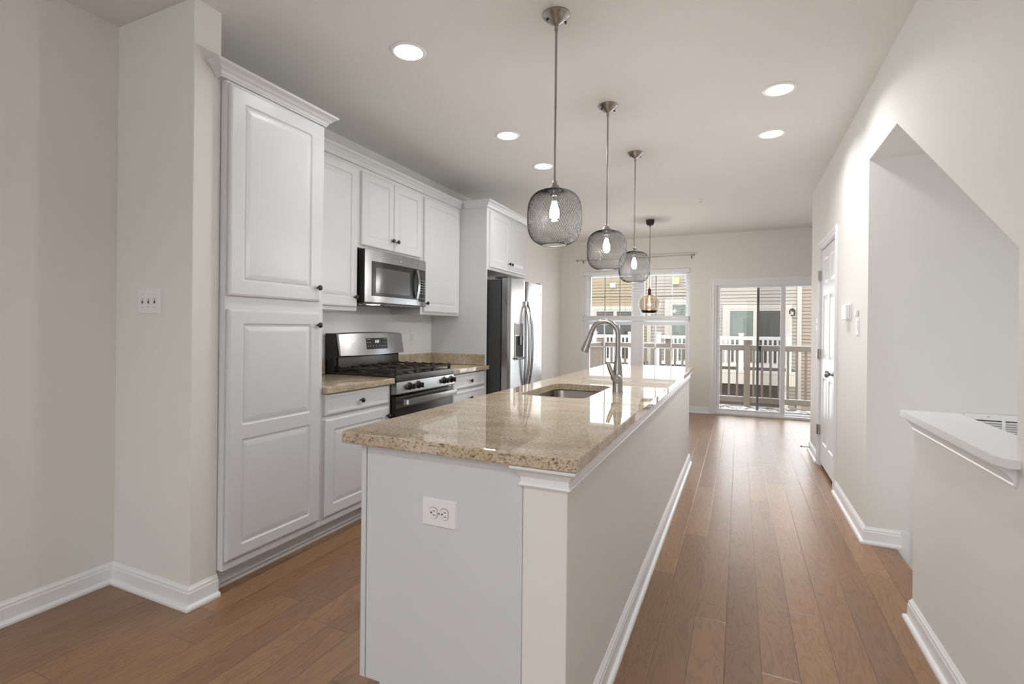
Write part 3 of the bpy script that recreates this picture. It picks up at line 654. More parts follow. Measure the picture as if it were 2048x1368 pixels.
# ------------------------------------------------------------------ MICROWAVE
t = thing('microwave', 'stainless over-range microwave with black glass door under the wall cabinet', 'microwave', (-2.6, 3.2, 1.435))
my0, my1, mz0, mz1 = 2.828, 3.588, 1.437, 1.822; mxf = -2.425
MB().box(XW, mxf - .001, my0, my1, mz0, mz1 - .002, .002).build('case', M_BLK, t)
def bow(y): 
    s = (y - my0) / (my1 - my0); return mxf + .030 * (1 - (2 * s - 1) ** 4) 
def bowed(mb, y0, y1, z0, z1, off0, off1, n=14, ez=.0):
    ys = [y0 + (y1 - y0) * k / n for k in range(n + 1)]; vs = []; 
    for y in ys:
        for (o, z) in ((off0, z0), (off1 - ez, z0), (off1, z0 + ez), (off1, z1 - ez), (off1 - ez, z1), (off0, z1)): vs.append((bow(y) + o, y, z))
    k = 6; fs = [list(range(k)), list(range(n * k, n * k + k))]
    for i in range(n):
        for j in range(k): fs.append([i * k + j, i * k + (j + 1) % k, (i + 1) * k + (j + 1) % k, (i + 1) * k + j])
    mb.raw(vs, fs)
DYE = 3.437
m = MB(); bowed(m, my0 + .001, DYE, mz0 + .002, mz1 - .002, -.03, 0.0, ez=.003); md = m.build('door', M_STEELH, t, ang=25)
m = MB(); bowed(m, 2.885, DYE - .004, 1.487, 1.737, -.001, .0015); mw = m.build('door_glass', M_BLK, md)
M_MWWIN = plain('microwave_window', (0.10, 0.10, 0.10, 1), 0.18)
m = MB(); bowed(m, 2.922, 3.322, 1.512, 1.695, .0012, .0022); m.build('window_mesh', M_MWWIN, md)
hz_ = [(1.497 + .23 * k / 12, .018 + .018 * sin(pi * k / 12)) for k in range(13)]
m = MB(); m.prism([(bow(3.40) + o_, z) for z, o_ in hz_] + [(bow(3.40) + o_ - .010, z) for z, o_ in hz_[::-1]], 'Y', 3.392, 3.420); m.box(bow(3.40), bow(3.40) + .020, 3.396, 3.416, 1.498, 1.514); m.box(bow(3.40), bow(3.40) + .020, 3.396, 3.416, 1.710, 1.726); m.build('handle', M_STEEL, md)
m = MB(); bowed(m, DYE + .003, my1 - .001, mz0 + .002, mz1 - .002, -.03, 0.0, 6, ez=.003); mp_ = m.build('control_panel', M_STEELH, t, ang=25)
m = MB(); bowed(m, DYE + .012, my1 - .018, 1.475, 1.737, -.001, .0015, 6); m.build('keypad_glass', M_BLK, mp_)
m = MB()
for r in range(8):
    if r in (1,): continue
    for c in range(3):
        y = DYE + .034 + c * .036; z = 1.50 + r * .021; bowed(m, y, y + .015, z, z + .006, .0014, .0019, 1)
m.build('keypad_print', M_MARK, mp_)
m = MB().lathe([(.0001, 0), (.014, 0), (.014, .0015), (.0125, .002), (.0001, .002)], (bow(3.20) + .0005, 3.200, 1.778), 24, 'X'); em = m.build('badge', M_CHROME, md)
text('GE', .013, M_GREYCASE, (bow(3.20) + .0028, 3.200, 1.778), (radians(90), 0, radians(90)), em, 'badge_lettering')
m = MB(); m.box(XW + .05, mxf - .04, my0 + .03, my1 - .03, mz0 - .006, mz0 + .001); 
for k in range(9): m.box(XW + .08, mxf - .12, my0 + .08 + k * .07, my0 + .12 + k * .07, mz0 - .010, mz0 - .005)
m.build('vent_underside', M_STEELD, t)
MB().box(mxf - .11, mxf - .05, 2.98, 3.06, mz0 - .009, mz0 - .004).build('cooktop_lamp', M_HOODLIT, t)
area('microwave_lamp', (mxf - .08, 3.02, mz0 - .012), (0, 0, 0), .06, .08, .6, (1, .95, .88), 140)

# ------------------------------------------------------------------ RANGE
t = thing('gas_range', 'stainless freestanding gas range with black grates and oven handle', 'stove', (-2.45, 3.2, 0))
ry0, ry1 = RY0 + .004, RY1 - .002; xf = -2.135
m = MB(); m.box(XW + .02, xf - .055, ry0, ry1, .02, .905, .003); m.build('body', M_BLK, t)
m = MB(); m.box(-2.70, xf - .015, ry0, ry1, .9055, .930, .006, 2); m.build('cooktop', M_BLK, t)
MB().box(xf - .05, xf - .003, ry0 + .002, ry1 - .002, .886, .9295, .004, 2).build('front_lip', M_STEELD, t)
m = MB(); m.prism([(xf - .055, .800), (xf + .002, .800), (xf + .004, .806), (xf - .006, .882), (xf - .055, .885)], 'Y', ry0 + .002, ry1 - .002); cp = m.build('control_panel', M_STEELH, t)
for y in (2.972, 3.083, 3.432, 3.540):
    m = MB().lathe([(.0001, 0), (.024, 0), (.024, .010), (.019, .013), (.018, .034), (.015, .037), (.0001, .038)], (xf, y, .844), 24, 'X'); m.box(xf + .012, xf + .044, y - .004, y + .004, .826, .862, .0015); m.build('burner_knob', M_BLK, cp)
    MB().lathe([(.0001, 0), (.030, 0), (.028, .004), (.0001, .004)], (xf - .001, y, .844), 24, 'X').build('knob_bezel', M_STEELD, cp)
m = MB(); m.box(xf - .05, xf - .012, ry0 + .004, ry1 - .004, .17, .782, .004, 2); od = m.build('oven_door', M_BLK, t)
MB().box(xf - .0125, xf - .010, ry0 + .004, ry1 - .004, .700, .778, .001).build('door_top_band', M_STEELD, od)
m = MB(); m.box(xf + .022, xf + .042, ry0 + .040, ry1 - .025, .722, .764, .005, 2)
for y in (ry0 + .075, ry1 - .06): m.box(xf - .012, xf + .025, y - .014, y + .014, .732, .756, .002)
m.build('oven_handle', M_STEELH, od)
MB().box(xf + .0423, xf + .0432, ry0 + .052, ry0 + .078, .728, .757, .0002).build('label_tag', M_PLATE, od)
MB().box(xf - .0121, xf - .0112, ry0 + .10, ry1 - .10, .30, .62, .0003).build('oven_window', M_MWWIN, od)
MB().box(xf - .05, xf - .014, ry0 + .004, ry1 - .004, .035, .162, .004, 2).build('storage_drawer', M_STEELH, t)
for y in (ry0 + .04, ry1 - .04):
    for x in (-2.72, xf - .1): MB().cyl((x, y, 0), (x, y, .03), .015, seg=12).build('foot', M_BLKPL, t)
# backguard
m = MB(); m.prism([(XW + .012, .905), (-2.695, .905), (-2.70, 1.05), (-2.665, 1.05), (-2.690, 1.213), (XW + .012, 1.213)], 'Y', ry0, ry1); m.build('backguard', M_BLK, t)
m = MB(); m.box(-2.698, -2.684, ry0 + .03, ry1 - .03, .931, 1.035, .003); m.build('rear_vent_panel', M_STEELD, t)
n = 16; vs = []
for i in range(n + 1):
    s = i / n; y = ry0 + .004 + (ry1 - ry0 - .008) * s; b = .028 * (1 - (2 * s - 1) ** 2)
    for (x, z) in ((-2.655, 1.048), (-2.640, 1.050), (-2.666, 1.206), (-2.690, 1.216 )): vs.append((x + b, y, z - (0 if z < 1.1 else 0) + .008 * (1 - (2 * s - 1) ** 2) * (1 if z > 1.1 else -.6)))
    
fs = [list(range(4)), list(range(n * 4, n * 4 + 4))]
for i in range(n):
    for j in range(4): fs.append([i * 4 + j, i * 4 + (j + 1) % 4, (i + 1) * 4 + (j + 1) % 4, (i + 1) * 4 + j])
bg = MB().raw(vs, fs).build('backguard_panel', M_STEELH, t, ang=25)
def bgp(y, z, off):
    s = (y - ry0 - .004) / (ry1 - ry0 - .008); b = .028 * (1 - (2 * s - 1) ** 2); q = (z - 1.050) / (1.206 - 1.050); return (-2.640 + (-2.666 + 2.640) * q + b + off, y, z)
def bgquad(mb, y0, y1, z0, z1, off): 
    k = 6; vs = []; 
    for i in range(k + 1):
        y = y0 + (y1 - y0) * i / k
        vs += [bgp(y, z0, -.004), bgp(y, z0, off), bgp(y, z1, off), bgp(y, z1, -.004)]
    fs = [[0, 1, 2, 3], list(range(k * 4, k * 4 + 4))]
    for i in range(k):
        for j in range(4): fs.append([i * 4 + j, i * 4 + (j + 1) % 4, (i + 1) * 4 + (j + 1) % 4, (i + 1) * 4 + j])
    mb.raw(vs, fs)
m = MB(); bgquad(m, 3.090, 3.345, 1.090, 1.176, .0015); kp = m.build('display_panel', M_BLK, bg)
m = MB(); random.seed(3)
for r, zz in enumerate((1.112, 1.140)):
    for yy in (3.108, 3.135, 3.165, 3.20, 3.24, 3.275, 3.30, 3.325):
        if r == 1 and 3.15 < yy < 3.29: continue
        bgquad(m, yy - .006, yy + .004, zz, zz + .004, .0019)
bgquad(m, 3.10, 3.14, 1.166, 1.168, .0019); bgquad(m, 3.30, 3.335, 1.166, 1.168, .0019)
m.build('key_print', M_MARK, kp)
p = bgp(3.215, 1.148, .0022); text('3:57', .030, M_DISPLAY, p, (radians(90 + -9), 0, radians(90)), kp, 'clock_digits')
# grates and burners
for (by, bx, br) in ((2.99, -2.57, .045), (2.99, -2.30, .052), (3.43, -2.57, .042), (3.43, -2.30, .055), (3.21, -2.44, .04)):
    m = MB().lathe([(.0001, .930), (br + .014, .930), (br + .012, .938), (br, .940), (br, .948), (br - .005, .954), (.0001, .955)], (bx, by, 0), 28); m.build('burner', M_IRON, t)
def grate(y0, y1):
    m = MB(); x0, x1 = -2.672, -2.168; z = .966; b = .0065
    def bar(xa, ya, xb, yb, zz=z):
        d_ = Vector((xb - xa, yb - ya)).normalized(); q = Vector((-d_.y, d_.x)) * b
        pts = [(xa + q.x, ya + q.y), (xb + q.x, yb + q.y), (xb - q.x, yb - q.y), (xa - q.x, ya - q.y)]; m.prism(pts, 'Z', zz - .014, zz)
    for y in (y0, y1): bar(x0, y, x1, y)
    for x in (x0, (x0 + x1) / 2, x1): bar(x, y0, x, y1)
    ym = (y0 + y1) / 2
    for cx in (x0 + (x1 - x0) * .25, x0 + (x1 - x0) * .75):
        bar(cx, y0, cx, ym - .035); bar(cx, y1, cx, ym + .035)
        bar(cx - .12, ym, cx - .035, ym); bar(cx + .12, ym, cx + .035, ym)
    n_ = 6
    for y in (y0, y1):
        for k in range(n_ + 1):
            x = x0 + (x1 - x0) * k / n_; m.box(x - .012, x + .012, y - .007, y + .007, .945, z + .006, .002)
    for x in (x0, x1):
        for y in (y0, y1): m.box(x - .010, x + .010, y - .008, y + .008, .930, z, .002)
    m.build('grate', M_IRON, t)
grate(ry0 + .030, ry0 + .265); grate(ry0 + .272, ry1 - .272); grate(ry1 - .265, ry1 - .030)

# ------------------------------------------------------------------ FRIDGE
t = thing('refrigerator', 'stainless side-by-side refrigerator with ice dispenser beside the kitchen cabinets', 'refrigerator', (-2.4, 4.75, 0))
gy0, gy1 = 4.302, 5.205; gx = -2.062; gz1 = 1.738
m = MB(); m.box(XW + .03, gx, gy0, gy1, .03, gz1 - .01, .004); m.build('case', M_GREYCASE, t)
xd0, xd1 = -2.048, -1.975; SP = 4.708
def fdoorm(y0, y1):
    n = 12; vs = []
    for i in range(n + 1):
        s = i / n; y = y0 + (y1 - y0) * s; sg = (y - gy0) / (gy1 - gy0); e = min(s, 1 - s) * (y1 - y0)
        r = .014; ro = (r - sqrt(max(0, r * r - max(0, r - e) ** 2))) if e < r else 0
        x = xd1 + .006 * (1 - (2 * sg - 1) ** 2) - ro
        vs += [(xd0, y, .045), (x, y, .045), (x, y, gz1), (xd0, y, gz1)]
    ys = None
    fs = [list(range(4)), list(range(n * 4, n * 4 + 4))]
    for i in range(n):
        for j in range(4): fs.append([i * 4 + j, i * 4 + (j + 1) % 4, (i + 1) * 4 + (j + 1) % 4, (i + 1) * 4 + j])
    return MB().raw(vs, fs)
fd = fdoorm(gy0, SP - .003).build('freezer_door', M_STEEL, t, ang=35); rd = fdoorm(SP + .003, gy1).build('fridge_door', M_STEEL, t, ang=35)
for (o_, y, s) in ((fd, SP - .040, 1), (rd, SP + .040, 1)):
    m = MB(); pts = []; rr_ = []
    for k in range(17):
        a = k / 16; z = .66 + .85 * a; pts.append((xd1 + .012 + .052 * sin(pi * a) ** .6, y, z)); rr_.append(.0125)
    m.tube(pts, rr_, 12)
    for z in (.665, 1.505): m.box(xd1 + .0, xd1 + .026, y - .013, y + .013, z - .03, z + .03, .004)
    m.build('handle', M_STEEL, o_)
    
m = MB(); m.box(xd1 + .001, xd1 + .010, 4.435, 4.640, .955, 1.315, .003); dp = m.build('dispenser_bezel', M_CHROME, fd)
MB().box(xd1 + .0095, xd1 + .0115, 4.447, 4.628, .985, 1.190, .001).build('recess_shade_plate', M_SLOT, dp)  # flat dark plate stands for the shade inside the dispenser hollow
MB().box(xd1 + .0095, xd1 + .012, 4.447, 4.628, 1.20, 1.305, .001).build('dispenser_controls', M_STEELD, dp)
MB().box(xd1 + .010, xd1 + .030, 4.445, 4.630, .962, .980, .003).build('drip_tray', M_STEELD, dp)
MB().box(xd1 + .0112, xd1 + .026, 4.515, 4.560, 1.10, 1.190, .003).build('dispenser_spout', M_STEELD, dp)
for y in (4.36, 5.15): MB().box(-2.13, -2.00, y - .04, y + .04, gz1 + .0005, gz1 + .018, .003).build('hinge_cover', M_GREYCASE, t)
m = MB().lathe([(.0001, 0), (.016, 0), (.016, .002), (.0001, .0025)], (xd1 + .002, 5.125, 1.63), 24, 'X'); em = m.build('badge', M_CHROME, rd)
text('GE', .015, M_GREYCASE, (xd1 + .0052, 5.125, 1.63), (radians(90), 0, radians(90)), em, 'badge_lettering')
m = MB(); m.box(XW + .05, gx - .02, gy0 + .03, gy1 - .03, 0, .03); m.build('base', M_BLKPL, t)
MB().box(gx, gx + .03, gy0 + .01, gy1 - .01, .008, .040, .002).build('toe_grille', M_GREYCASE, t)

# ------------------------------------------------------------------ ISLAND
IX0, IX1, IY0, IY1 = -1.213, -.390, 1.296, 5.075
KX0, KX1, KY0, KY1 = -.560, -.427, 1.329, 5.04
struct(MB().box(KX0, KX1, KY0, KY1, 0, .8755, .002).build('wall_island', M_WALL))
struct(MB().sweep(BB, [(KX0, KY0), (KX1, KY0), (KX1, KY1), (KX0, KY1)]).build('baseboard_island', M_TRIM, ang=25))
CR3 = [(0, 0), (.009, 0), (.011, .004), (.009, .008), (.005, .010), (.006, .026), (.010, .030), (.014, .040), (.024, .049), (.030, .052), (.031, .0600), (0, .0600)]
struct(MB().sweep(CR3, [(KX0, KY0 + .03), (KX0, KY0), (KX1, KY0), (KX1, KY1), (KX0, KY1)], .8155).build('trim_1', M_TRIM, ang=25))
t = thing('island_cabinet', 'grey-white island cabinet box with plain end panel under the granite top', 'cabinet', (-.85, 3.2, 0))
cx0, cx1 = -1.140, KX0 - .0012
m = MB(); m.box(cx0, cx1, KY0 + .006, KY1, .105, .66); m.box(cx0, cx0 + .02, KY0 + .006, KY1, .66, .875); m.box(cx1 - .02, cx1, KY0 + .006, KY1, .66, .875); m.box(cx0, cx1, KY1 - .02, KY1, .66, .875)
m.box(cx0 + .075, cx1, KY0 + .004, KY1, 0, .105); m.build('body', M_CABIN, t)
m = MB(); m.box(-1.121, cx1, KY0 + .001, KY0 + .0058, .101, .875); m.build('end_panel', M_CABIN, t)
MB().box(-1.143, -1.1235, KY0 - .003, KY0 + .0058, .101, .875, .0015).build('corner_stile', M_CABIN, t)
for k in range(6):
    y0 = 1.40 + k * .60
    if 2.2 < y0 + .3 < 3.3: pass
    mb = MB(); panel_front(mb, (cx0, y0 + .58, .15), (0, -1, 0), (-1, 0, 0), .575, .70, [(.06, .64)]); o = mb.build('door', M_CAB, t, ang=20); m = MB().lathe([(.0001, 0), (.0055, 0), (.0045, -.012), (.015, -.018), (.0145, -.027), (.0001, -.031)], (cx0 - .019, y0 + (.54 if k % 2 else .04), .79), 16, 'X'); m.build('knob', M_KNOB, o)
# granite top with the sink cut-out
HX0, HX1, HY0, HY1 = -1.070, -.705, 2.445, 3.075
def LZ(pts, z): return [(x, y, z) for x, y in pts]
def orr(d): return rrect(IX0 + d, IX1 - d, IY0 + d, IY1 - d, .022 - min(d, .01), 6)
def irr(d): return rrect(HX0 - d, HX1 + d, HY0 - d, HY1 + d, .060, 6)
t = tag(MB().loops([LZ(irr(.0015), .9140), LZ(orr(.004), .9140), LZ(orr(.0012), .9128), LZ(orr(0), .910), LZ(orr(0), .880), LZ(orr(.0012), .8772), LZ(orr(.004), .8760), LZ(irr(0), .8760), LZ(irr(0), .9125), LZ(irr(.0015), .9140)], False, False).build('granite_countertop', M_GRAN, org=(-.8, 3.2, .876), ang=8), 'long polished beige granite island top with a sink cut-out', 'countertop')
t = thing('kitchen_sink', 'stainless undermount sink set into the granite island top', 'sink', (-.89, 2.76, .70))
def srr(d, r=.065): return rrect(HX0 - .012 + d, HX1 + .012 - d, HY0 - .012 + d, HY1 + .012 - d, max(r - d * .3, .02), 6)
m = MB(); m.loops([LZ(srr(-.02), .8755), LZ(srr(0), .8755), LZ(srr(.004), .870), LZ(srr(.008), .72), LZ(srr(.020), .700), LZ(srr(.045), .690), LZ(srr(.16), .686), LZ(srr(.16), .684), LZ(srr(.04), .686), LZ(srr(.016), .698), LZ(srr(.004), .72), LZ(srr(0), .868), LZ(srr(-.02), .8735), LZ(srr(-.02), .8755)], False, False)
m.raw([Vector((x, y, .686)) for x, y in srr(.16)], [list(range(28))]); m.build('basin', M_SINK, t, ang=40)
MB().lathe([(.0001, .6885), (.030, .6885), (.042, .6900), (.044, .6870)], (-.89, 2.76, 0), 24).build('drain', M_CHROME, t)
# faucet
fx_, fy_ = -.615, 2.802
t = thing('kitchen_faucet', 'tall brushed nickel gooseneck faucet with pull-down spray head on island', 'faucet', (fx_, fy_, .914))
m = MB().lathe([(.0001, .9141), (.030, .9141), (.030, .922), (.0292, .926), (.0285, .965), (.0275, 1.0), (.0240, 1.05), (.0195, 1.085), (.0152, 1.115), (.0001, 1.116)], (fx_, fy_, 0), 32); m.build('body', M_NICK, t)
pts = [(fx_, fy_, 1.112), (fx_, fy_, 1.15), (fx_, fy_, 1.19), (fx_, fy_, 1.23)]
RA = .076
for k in range(1, 17):
    a = radians(160 * k / 16); pts.append((fx_ - (RA - RA * cos(a)), fy_ - .02 * sin(a / 2) * 0, 1.232 + RA * sin(a)))
ex, ez = pts[-1][0], pts[-1][2]; dx, dz = -sin(radians(160)), cos(radians(160))
pts.append((ex + dx * .02, fy_, ez + dz * .02)); m = MB().tube(pts, .0140, 16); m.build('gooseneck', M_NICK, t)
hd = [(ex + dx * s, fy_, ez + dz * s) for s in (.018, .030, .060, .100, .128, .132)]; m = MB().tube(hd, [.0145, .0155, .018, .0225, .0240, .0205], 24); sh = m.build('spray_head', M_NICK, t)
m = MB(); m.tube([(ex + dx * .019, fy_, ez + dz * .019), (ex + dx * .0215, fy_, ez + dz * .0215)], .0158, 24); m.build('seam_ring', M_GREYCASE, sh)
m = MB(); m.cyl((fx_ - .004, fy_ - .012, .990), (fx_ + .010, fy_ - .050, .990), .0215, .0200, 24); m.cyl((fx_ - .004, fy_ - .0, .990), (fx_ - .030, fy_ + .012, .990), .020, .016, 24); m.lathe([(.0001, .026), (.012, .0225), (.021, .014), (.0245, 0), (.021, -.014), (.012, -.0225), (.0001, -.026)], (fx_ + .006, fy_ - .028, .990), 20); hb = m.build('valve_hub', M_NICK, t)
m = MB().tube([(fx_ - .010, fy_ - .034, .990), (fx_ - .024, fy_ - .040, 1.02), (fx_ - .036, fy_ - .045, 1.052), (fx_ - .044, fy_ - .050, 1.080)], [.0135, .0130, .0125, .0100], 12); m.build('lever', M_NICK, hb)
# island outlet (sideways)
t = outlet('island_outlet', 'white sideways double outlet on the island end panel', (-.838, KY0 + .0008, .690), (0, 0, 1), (1, 0, 0), (0, -1, 0), .086, .124, 'duplex')
for sx_, sz_ in ():
    pass

# ------------------------------------------------------------------ PENDANTS OVER THE ISLAND
def make_pendant():
    t = thing('mesh_pendant_lamp', '', 'pendant lamp', (0, 0, 0))
    MB().lathe([(.0001, -.0005), (.064, -.0005), (.065, -.005), (.060, -.011), (.056, -.013), (.050, -.020), (.030, -.036), (.012, -.046), (.0001, -.047)], (0, 0, 0), 36).build('canopy', M_NICK, t)
    for q in (-1, 1): MB().cyl((.036 * q, .028 * q, -.024), (.036 * q, .028 * q, -.034), .005, seg=12).build('screw', M_GREYCASE, t)
    m = MB(); m.cyl((0, 0, -.042), (0, 0, -.075), .0085, seg=16); m.build('swivel', M_NICK, t)
    m = MB(); m.cyl((0, 0, -.070), (0, 0, -.43), .0058, seg=12); m.cyl((0, 0, -.43), (0, 0, -.782), .0053, seg=12); m.cyl((0, 0, -.424), (0, 0, -.436), .0068, seg=12); m.build('stem', M_NICK, t)
    MB().lathe([(.0001, -.772), (.008, -.773), (.012, -.779), (.014, -.790), (.024, -.803), (.030, -.812), (.031, -.820), (.024, -.822), (.022, -.830), (.0225, -.846), (.0001, -.847)], (0, 0, 0), 28).build('socket_cap', M_NICK, t)
    zc, hh, hw, ex_ = -.9465, .1295, .1265, 3.0
    prof = []
    a0 = .02
    A = [pi / 2 - x for x in [0] ]
    def se(a):
        c, s = cos(a), sin(a); return (hw * (abs(c) ** (2 / ex_)), zc + hh * (1 if s > 0 else -1) * (abs(s) ** (2 / ex_)))
    # arc-length resample between r=.030 (top) and r=.056 (bottom)
    raw = []
    for k in range(2001):
        a = pi / 2 - pi * k / 2000; r, z = se(a)
        if a > 0 and r < .030: continue
        if a < 0 and r < .056: continue
        raw.append((r, z))
    L = [0]
    for i in range(1, len(raw)): L.append(L[-1] + sqrt((raw[i][0] - raw[i - 1][0]) ** 2 + (raw[i][1] - raw[i - 1][1]) ** 2))
    n = 26; prof = []; j = 0
    for k in range(n + 1):
        s = L[-1] * k / n
        while j < len(L) - 2 and L[j + 1] < s: j += 1
        prof.append(raw[j])
    m = MB(); NW = 64; TWI = 1.70
    for sgn in (1, -1):
        for w_ in range(NW):
            ph = 2 * pi * w_ / NW; pts = []
            for k, (r, z) in enumerate(prof):
                a = ph + sgn * TWI * k / n; pts.append((r * cos(a), r * sin(a), z))
            m.tube(pts, .00080, 3, caps=False)
    ring = lambda r, z, rr_: m.tube([(r * cos(2 * pi * k / 48), r * sin(2 * pi * k / 48), z) for k in range(48)], rr_, 6, closed=True)
    ring(prof[0][0], prof[0][1], .0014); ring(prof[-1][0], prof[-1][1], .0020)
    m.build('mesh_shade', M_MESH, t, merge=False)
    bp = [(.0001, -.846), (.013, -.846), (.0135, -.858), (.017, -.872), (.0255, -.900), (.0310, -.925), (.0290, -.944), (.019, -.959), (.0001, -.966)]
    bl = MB().lathe(bp, (0, 0, 0), 24).build('bulb', M_BULB, t)
    MB().lathe([(.0001, -.866), (.007, -.869), (.0135, -.885), (.0230, -.915), (.0220, -.940), (.0110, -.954), (.0001, -.953)], (0, 0, 0), 16).build('filament', M_FILA, bl)
    return t
pen = make_pendant()
PP = [((-.792, 2.224), 'nearest nickel pendant with round mesh shade hanging over the island front'), ((-.798, 3.260), 'middle nickel pendant with round mesh shade above the island sink end'), ((-.800, 4.222), 'farthest nickel mesh-shade pendant over the island, next to the window')]
for i, ((x, y), lb) in enumerate(PP):
    o = pen if i == 0 else copy_tree(pen); o.location = (x, y, H); o['label'] = lb; o['group'] = 'mesh pendants over the island'
    l = bpy.data.lights.new('pendant_bulb', 'POINT'); l.energy = BULB_POWER; l.shadow_soft_size = .028; l.color = (1, .985, .97)
    lo_ = bpy.data.objects.new('pendant_bulb', l); lo_.location = (x, y, H - 1.06 + .09); COL.objects.link(lo_); lo_.location.z = H - .985
# dining pendant
t = thing('globe_pendant_lamp', 'smoked glass globe pendant on a black cord with amber bulb near the window', 'pendant lamp', (-1.098, 6.882, H)); c = (-1.098, 6.882, H)
MB().lathe([(.0001, -.0005), (.056, -.0005), (.056, -.006), (.050, -.050), (.036, -.072), (.010, -.078), (.007, -.095), (.0001, -.096)], c, 28).build('canopy', M_BLKPL, t)
MB().cyl((c[0], c[1], H - .09), (c[0], c[1], H - .905), .0032, seg=8).build('cord', M_BLKPL, t)
MB().lathe([(.0001, -.895), (.006, -.895), (.008, -.915), (.020, -.925), (.023, -.935), (.021, -.945), (.021, -.985), (.028, -.992), (.030, -1.002), (.0001, -1.004)], c, 24).build('socket', M_BRONZE, t)
gp = []
for k in range(25):
    a = radians(78 - 125 * k / 24); r = .145 * cos(a); z = -1.122 + .132 * sin(a); gp.append((r, z))
gp2 = gp + [(gp[-1][0] - .012, gp[-1][1] - .020), (gp[-1][0] - .014, gp[-1][1] - .018)] + [(r - .002, z) for r, z in gp[::-1]]
MB().lathe(gp2, c, 48).build('globe_shade', M_SMOKE, t, ang=60)
rb = gp[-1][0]; m = MB().lathe([(rb + .010, gp[-1][1] + .016), (rb + .013, gp[-1][1] + .015), (rb + .002, gp[-1][1] - .004), (rb - .010, gp[-1][1] - .018), (rb - .013, gp[-1][1] - .016), (rb - .001, gp[-1][1] - .002)], c, 48); m.build('globe_rim', M_RIM, t)
bl = MB().lathe([(.0001, -1.004), (.012, -1.004), (.014, -1.020), (.022, -1.050), (.026, -1.072), (.020, -1.092), (.0001, -1.100)], c, 20).build('bulb', M_BULB, t)
MB().lathe([(.0001, -1.012), (.006, -1.016), (.012, -1.045), (.013, -1.070), (.006, -1.084), (.0001, -1.085)], c, 14).build('filament', M_FILO, bl)
l = bpy.data.lights.new('amber_bulb', 'POINT'); l.energy = 24.0; l.color = (1, .98, .97); l.shadow_soft_size = .022; o = bpy.data.objects.new('amber_bulb', l); o.location = (c[0], c[1], H - 1.115); COL.objects.link(o)

# ------------------------------------------------------------------ RECESSED LIGHTS
def make_can():
    t = thing('recessed_light', '', 'ceiling light', (0, 0, 0))
    MB().lathe([(.074, -.0035), (.0765, -.0075), (.084, -.0085), (.094, -.0035), (.095, -.0003), (.074, -.0003)], (0, 0, 0), 40).build('trim_ring', M_PLATE, t)
    MB().lathe([(.0001, -.0030), (.073, -.0030), (.0745, -.0060), (.060, -.0075), (.0001, -.0082)], (0, 0, 0), 40).build('lens', M_CANLIT, t); return t
can = make_can()
CANS = [((-1.615, 2.208), 'lit recessed ceiling light in front of the pantry, nearest on the left'), ((-1.616, 3.465), 'lit recessed ceiling light above the range, middle of the left row'), ((-1.622, 4.243), 'lit recessed ceiling light before the fridge, farthest of the left row'), ((.206, 3.440), 'nearer lit recessed ceiling light over the right walkway'), ((.204, 4.193), 'farther lit recessed ceiling light over the right walkway'),
        ((-.10, -.55), None), ((-1.6, -1.9), None), ((-.10, -1.9), None)]  # these unseen lamps behind the camera are added as fill
for i, ((x, y), lb) in enumerate(CANS):
    o = can if i == 0 else copy_tree(can); o.location = (x, y, H)
    if lb: o['label'] = lb; o['group'] = 'recessed ceiling lights'
    else: o['label'] = 'unseen recessed fill light added behind the camera'; o['group'] = 'added fill lights behind the camera'
    area('can_light', (x, y, H - .012), (0, 0, 0), .14, .14, CAN_POWER['rear' if y < 1 else 'left' if x < -1 else 'right'], (.985, .99, 1.0), 150, 'DISK')

# ------------------------------------------------------------------ OUTSIDE
def railing(t, x0, x1, y, zb, zt, mat, posts, sp, tr=.09, bw=.036, ax='X', pw=.10, br=.09, cap=.04, snow=False):
    def B(m, a0, a1, h, z0, z1, bev=0.0):
        if ax == 'X': m.box(a0, a1, y - h, y + h, z0, z1, bev)
        else: m.box(y - h, y + h, a0, a1, z0, z1, bev)
    m = MB(); B(m, x0, x1, .028, zt - tr, zt, .004); m.build('top_rail', mat, t)
    m = MB(); B(m, x0, x1, .028, zb, zb + br, .004); m.build('bottom_rail', mat, t)
    for p in posts:
        m = MB(); B(m, p - pw / 2, p + pw / 2, pw / 2, zb - .12, zt + .06); B(m, p - pw / 2 - .02, p + pw / 2 + .02, pw / 2 + .02, zt + .06, zt + .075); 
        B(m, p - pw / 2 - .005, p + pw / 2 + .005, pw / 2 + .005, zt + .075, zt + .075 + cap * .5, .006); m.build('post', mat, t)
        if snow: m = MB(); B(m, p - pw / 2 - .02, p + pw / 2 + .02, pw / 2 + .02, zt + .096, zt + .106, .004); m.build('snow_cap', M_SNOW, t)
    x = x0 + sp / 2; pl = None
    while x < x1 - .02:
        if all(abs(x - p) > pw / 2 + .03 for p in posts):
            if pl is None:
                m = MB(); B(m, x - bw / 2, x + bw / 2, bw / 2, zb + br, zt - tr); pl = m.build('baluster', mat, t); px = x
            else:
                c_ = pl.copy(); COL.objects.link(c_); c_.location = (x - px, 0, 0) if ax == 'X' else (0, x - px, 0)
                c_.location = Vector(c_.location) + pl.location
        x += sp
    if snow:
        m = MB(); B(m, x0, x1, .024, zt + .0, zt + .012, .004); B(m, x0, x1, .024, zb + br, zb + br + .010, .003); m.build('snow', M_SNOW, t)
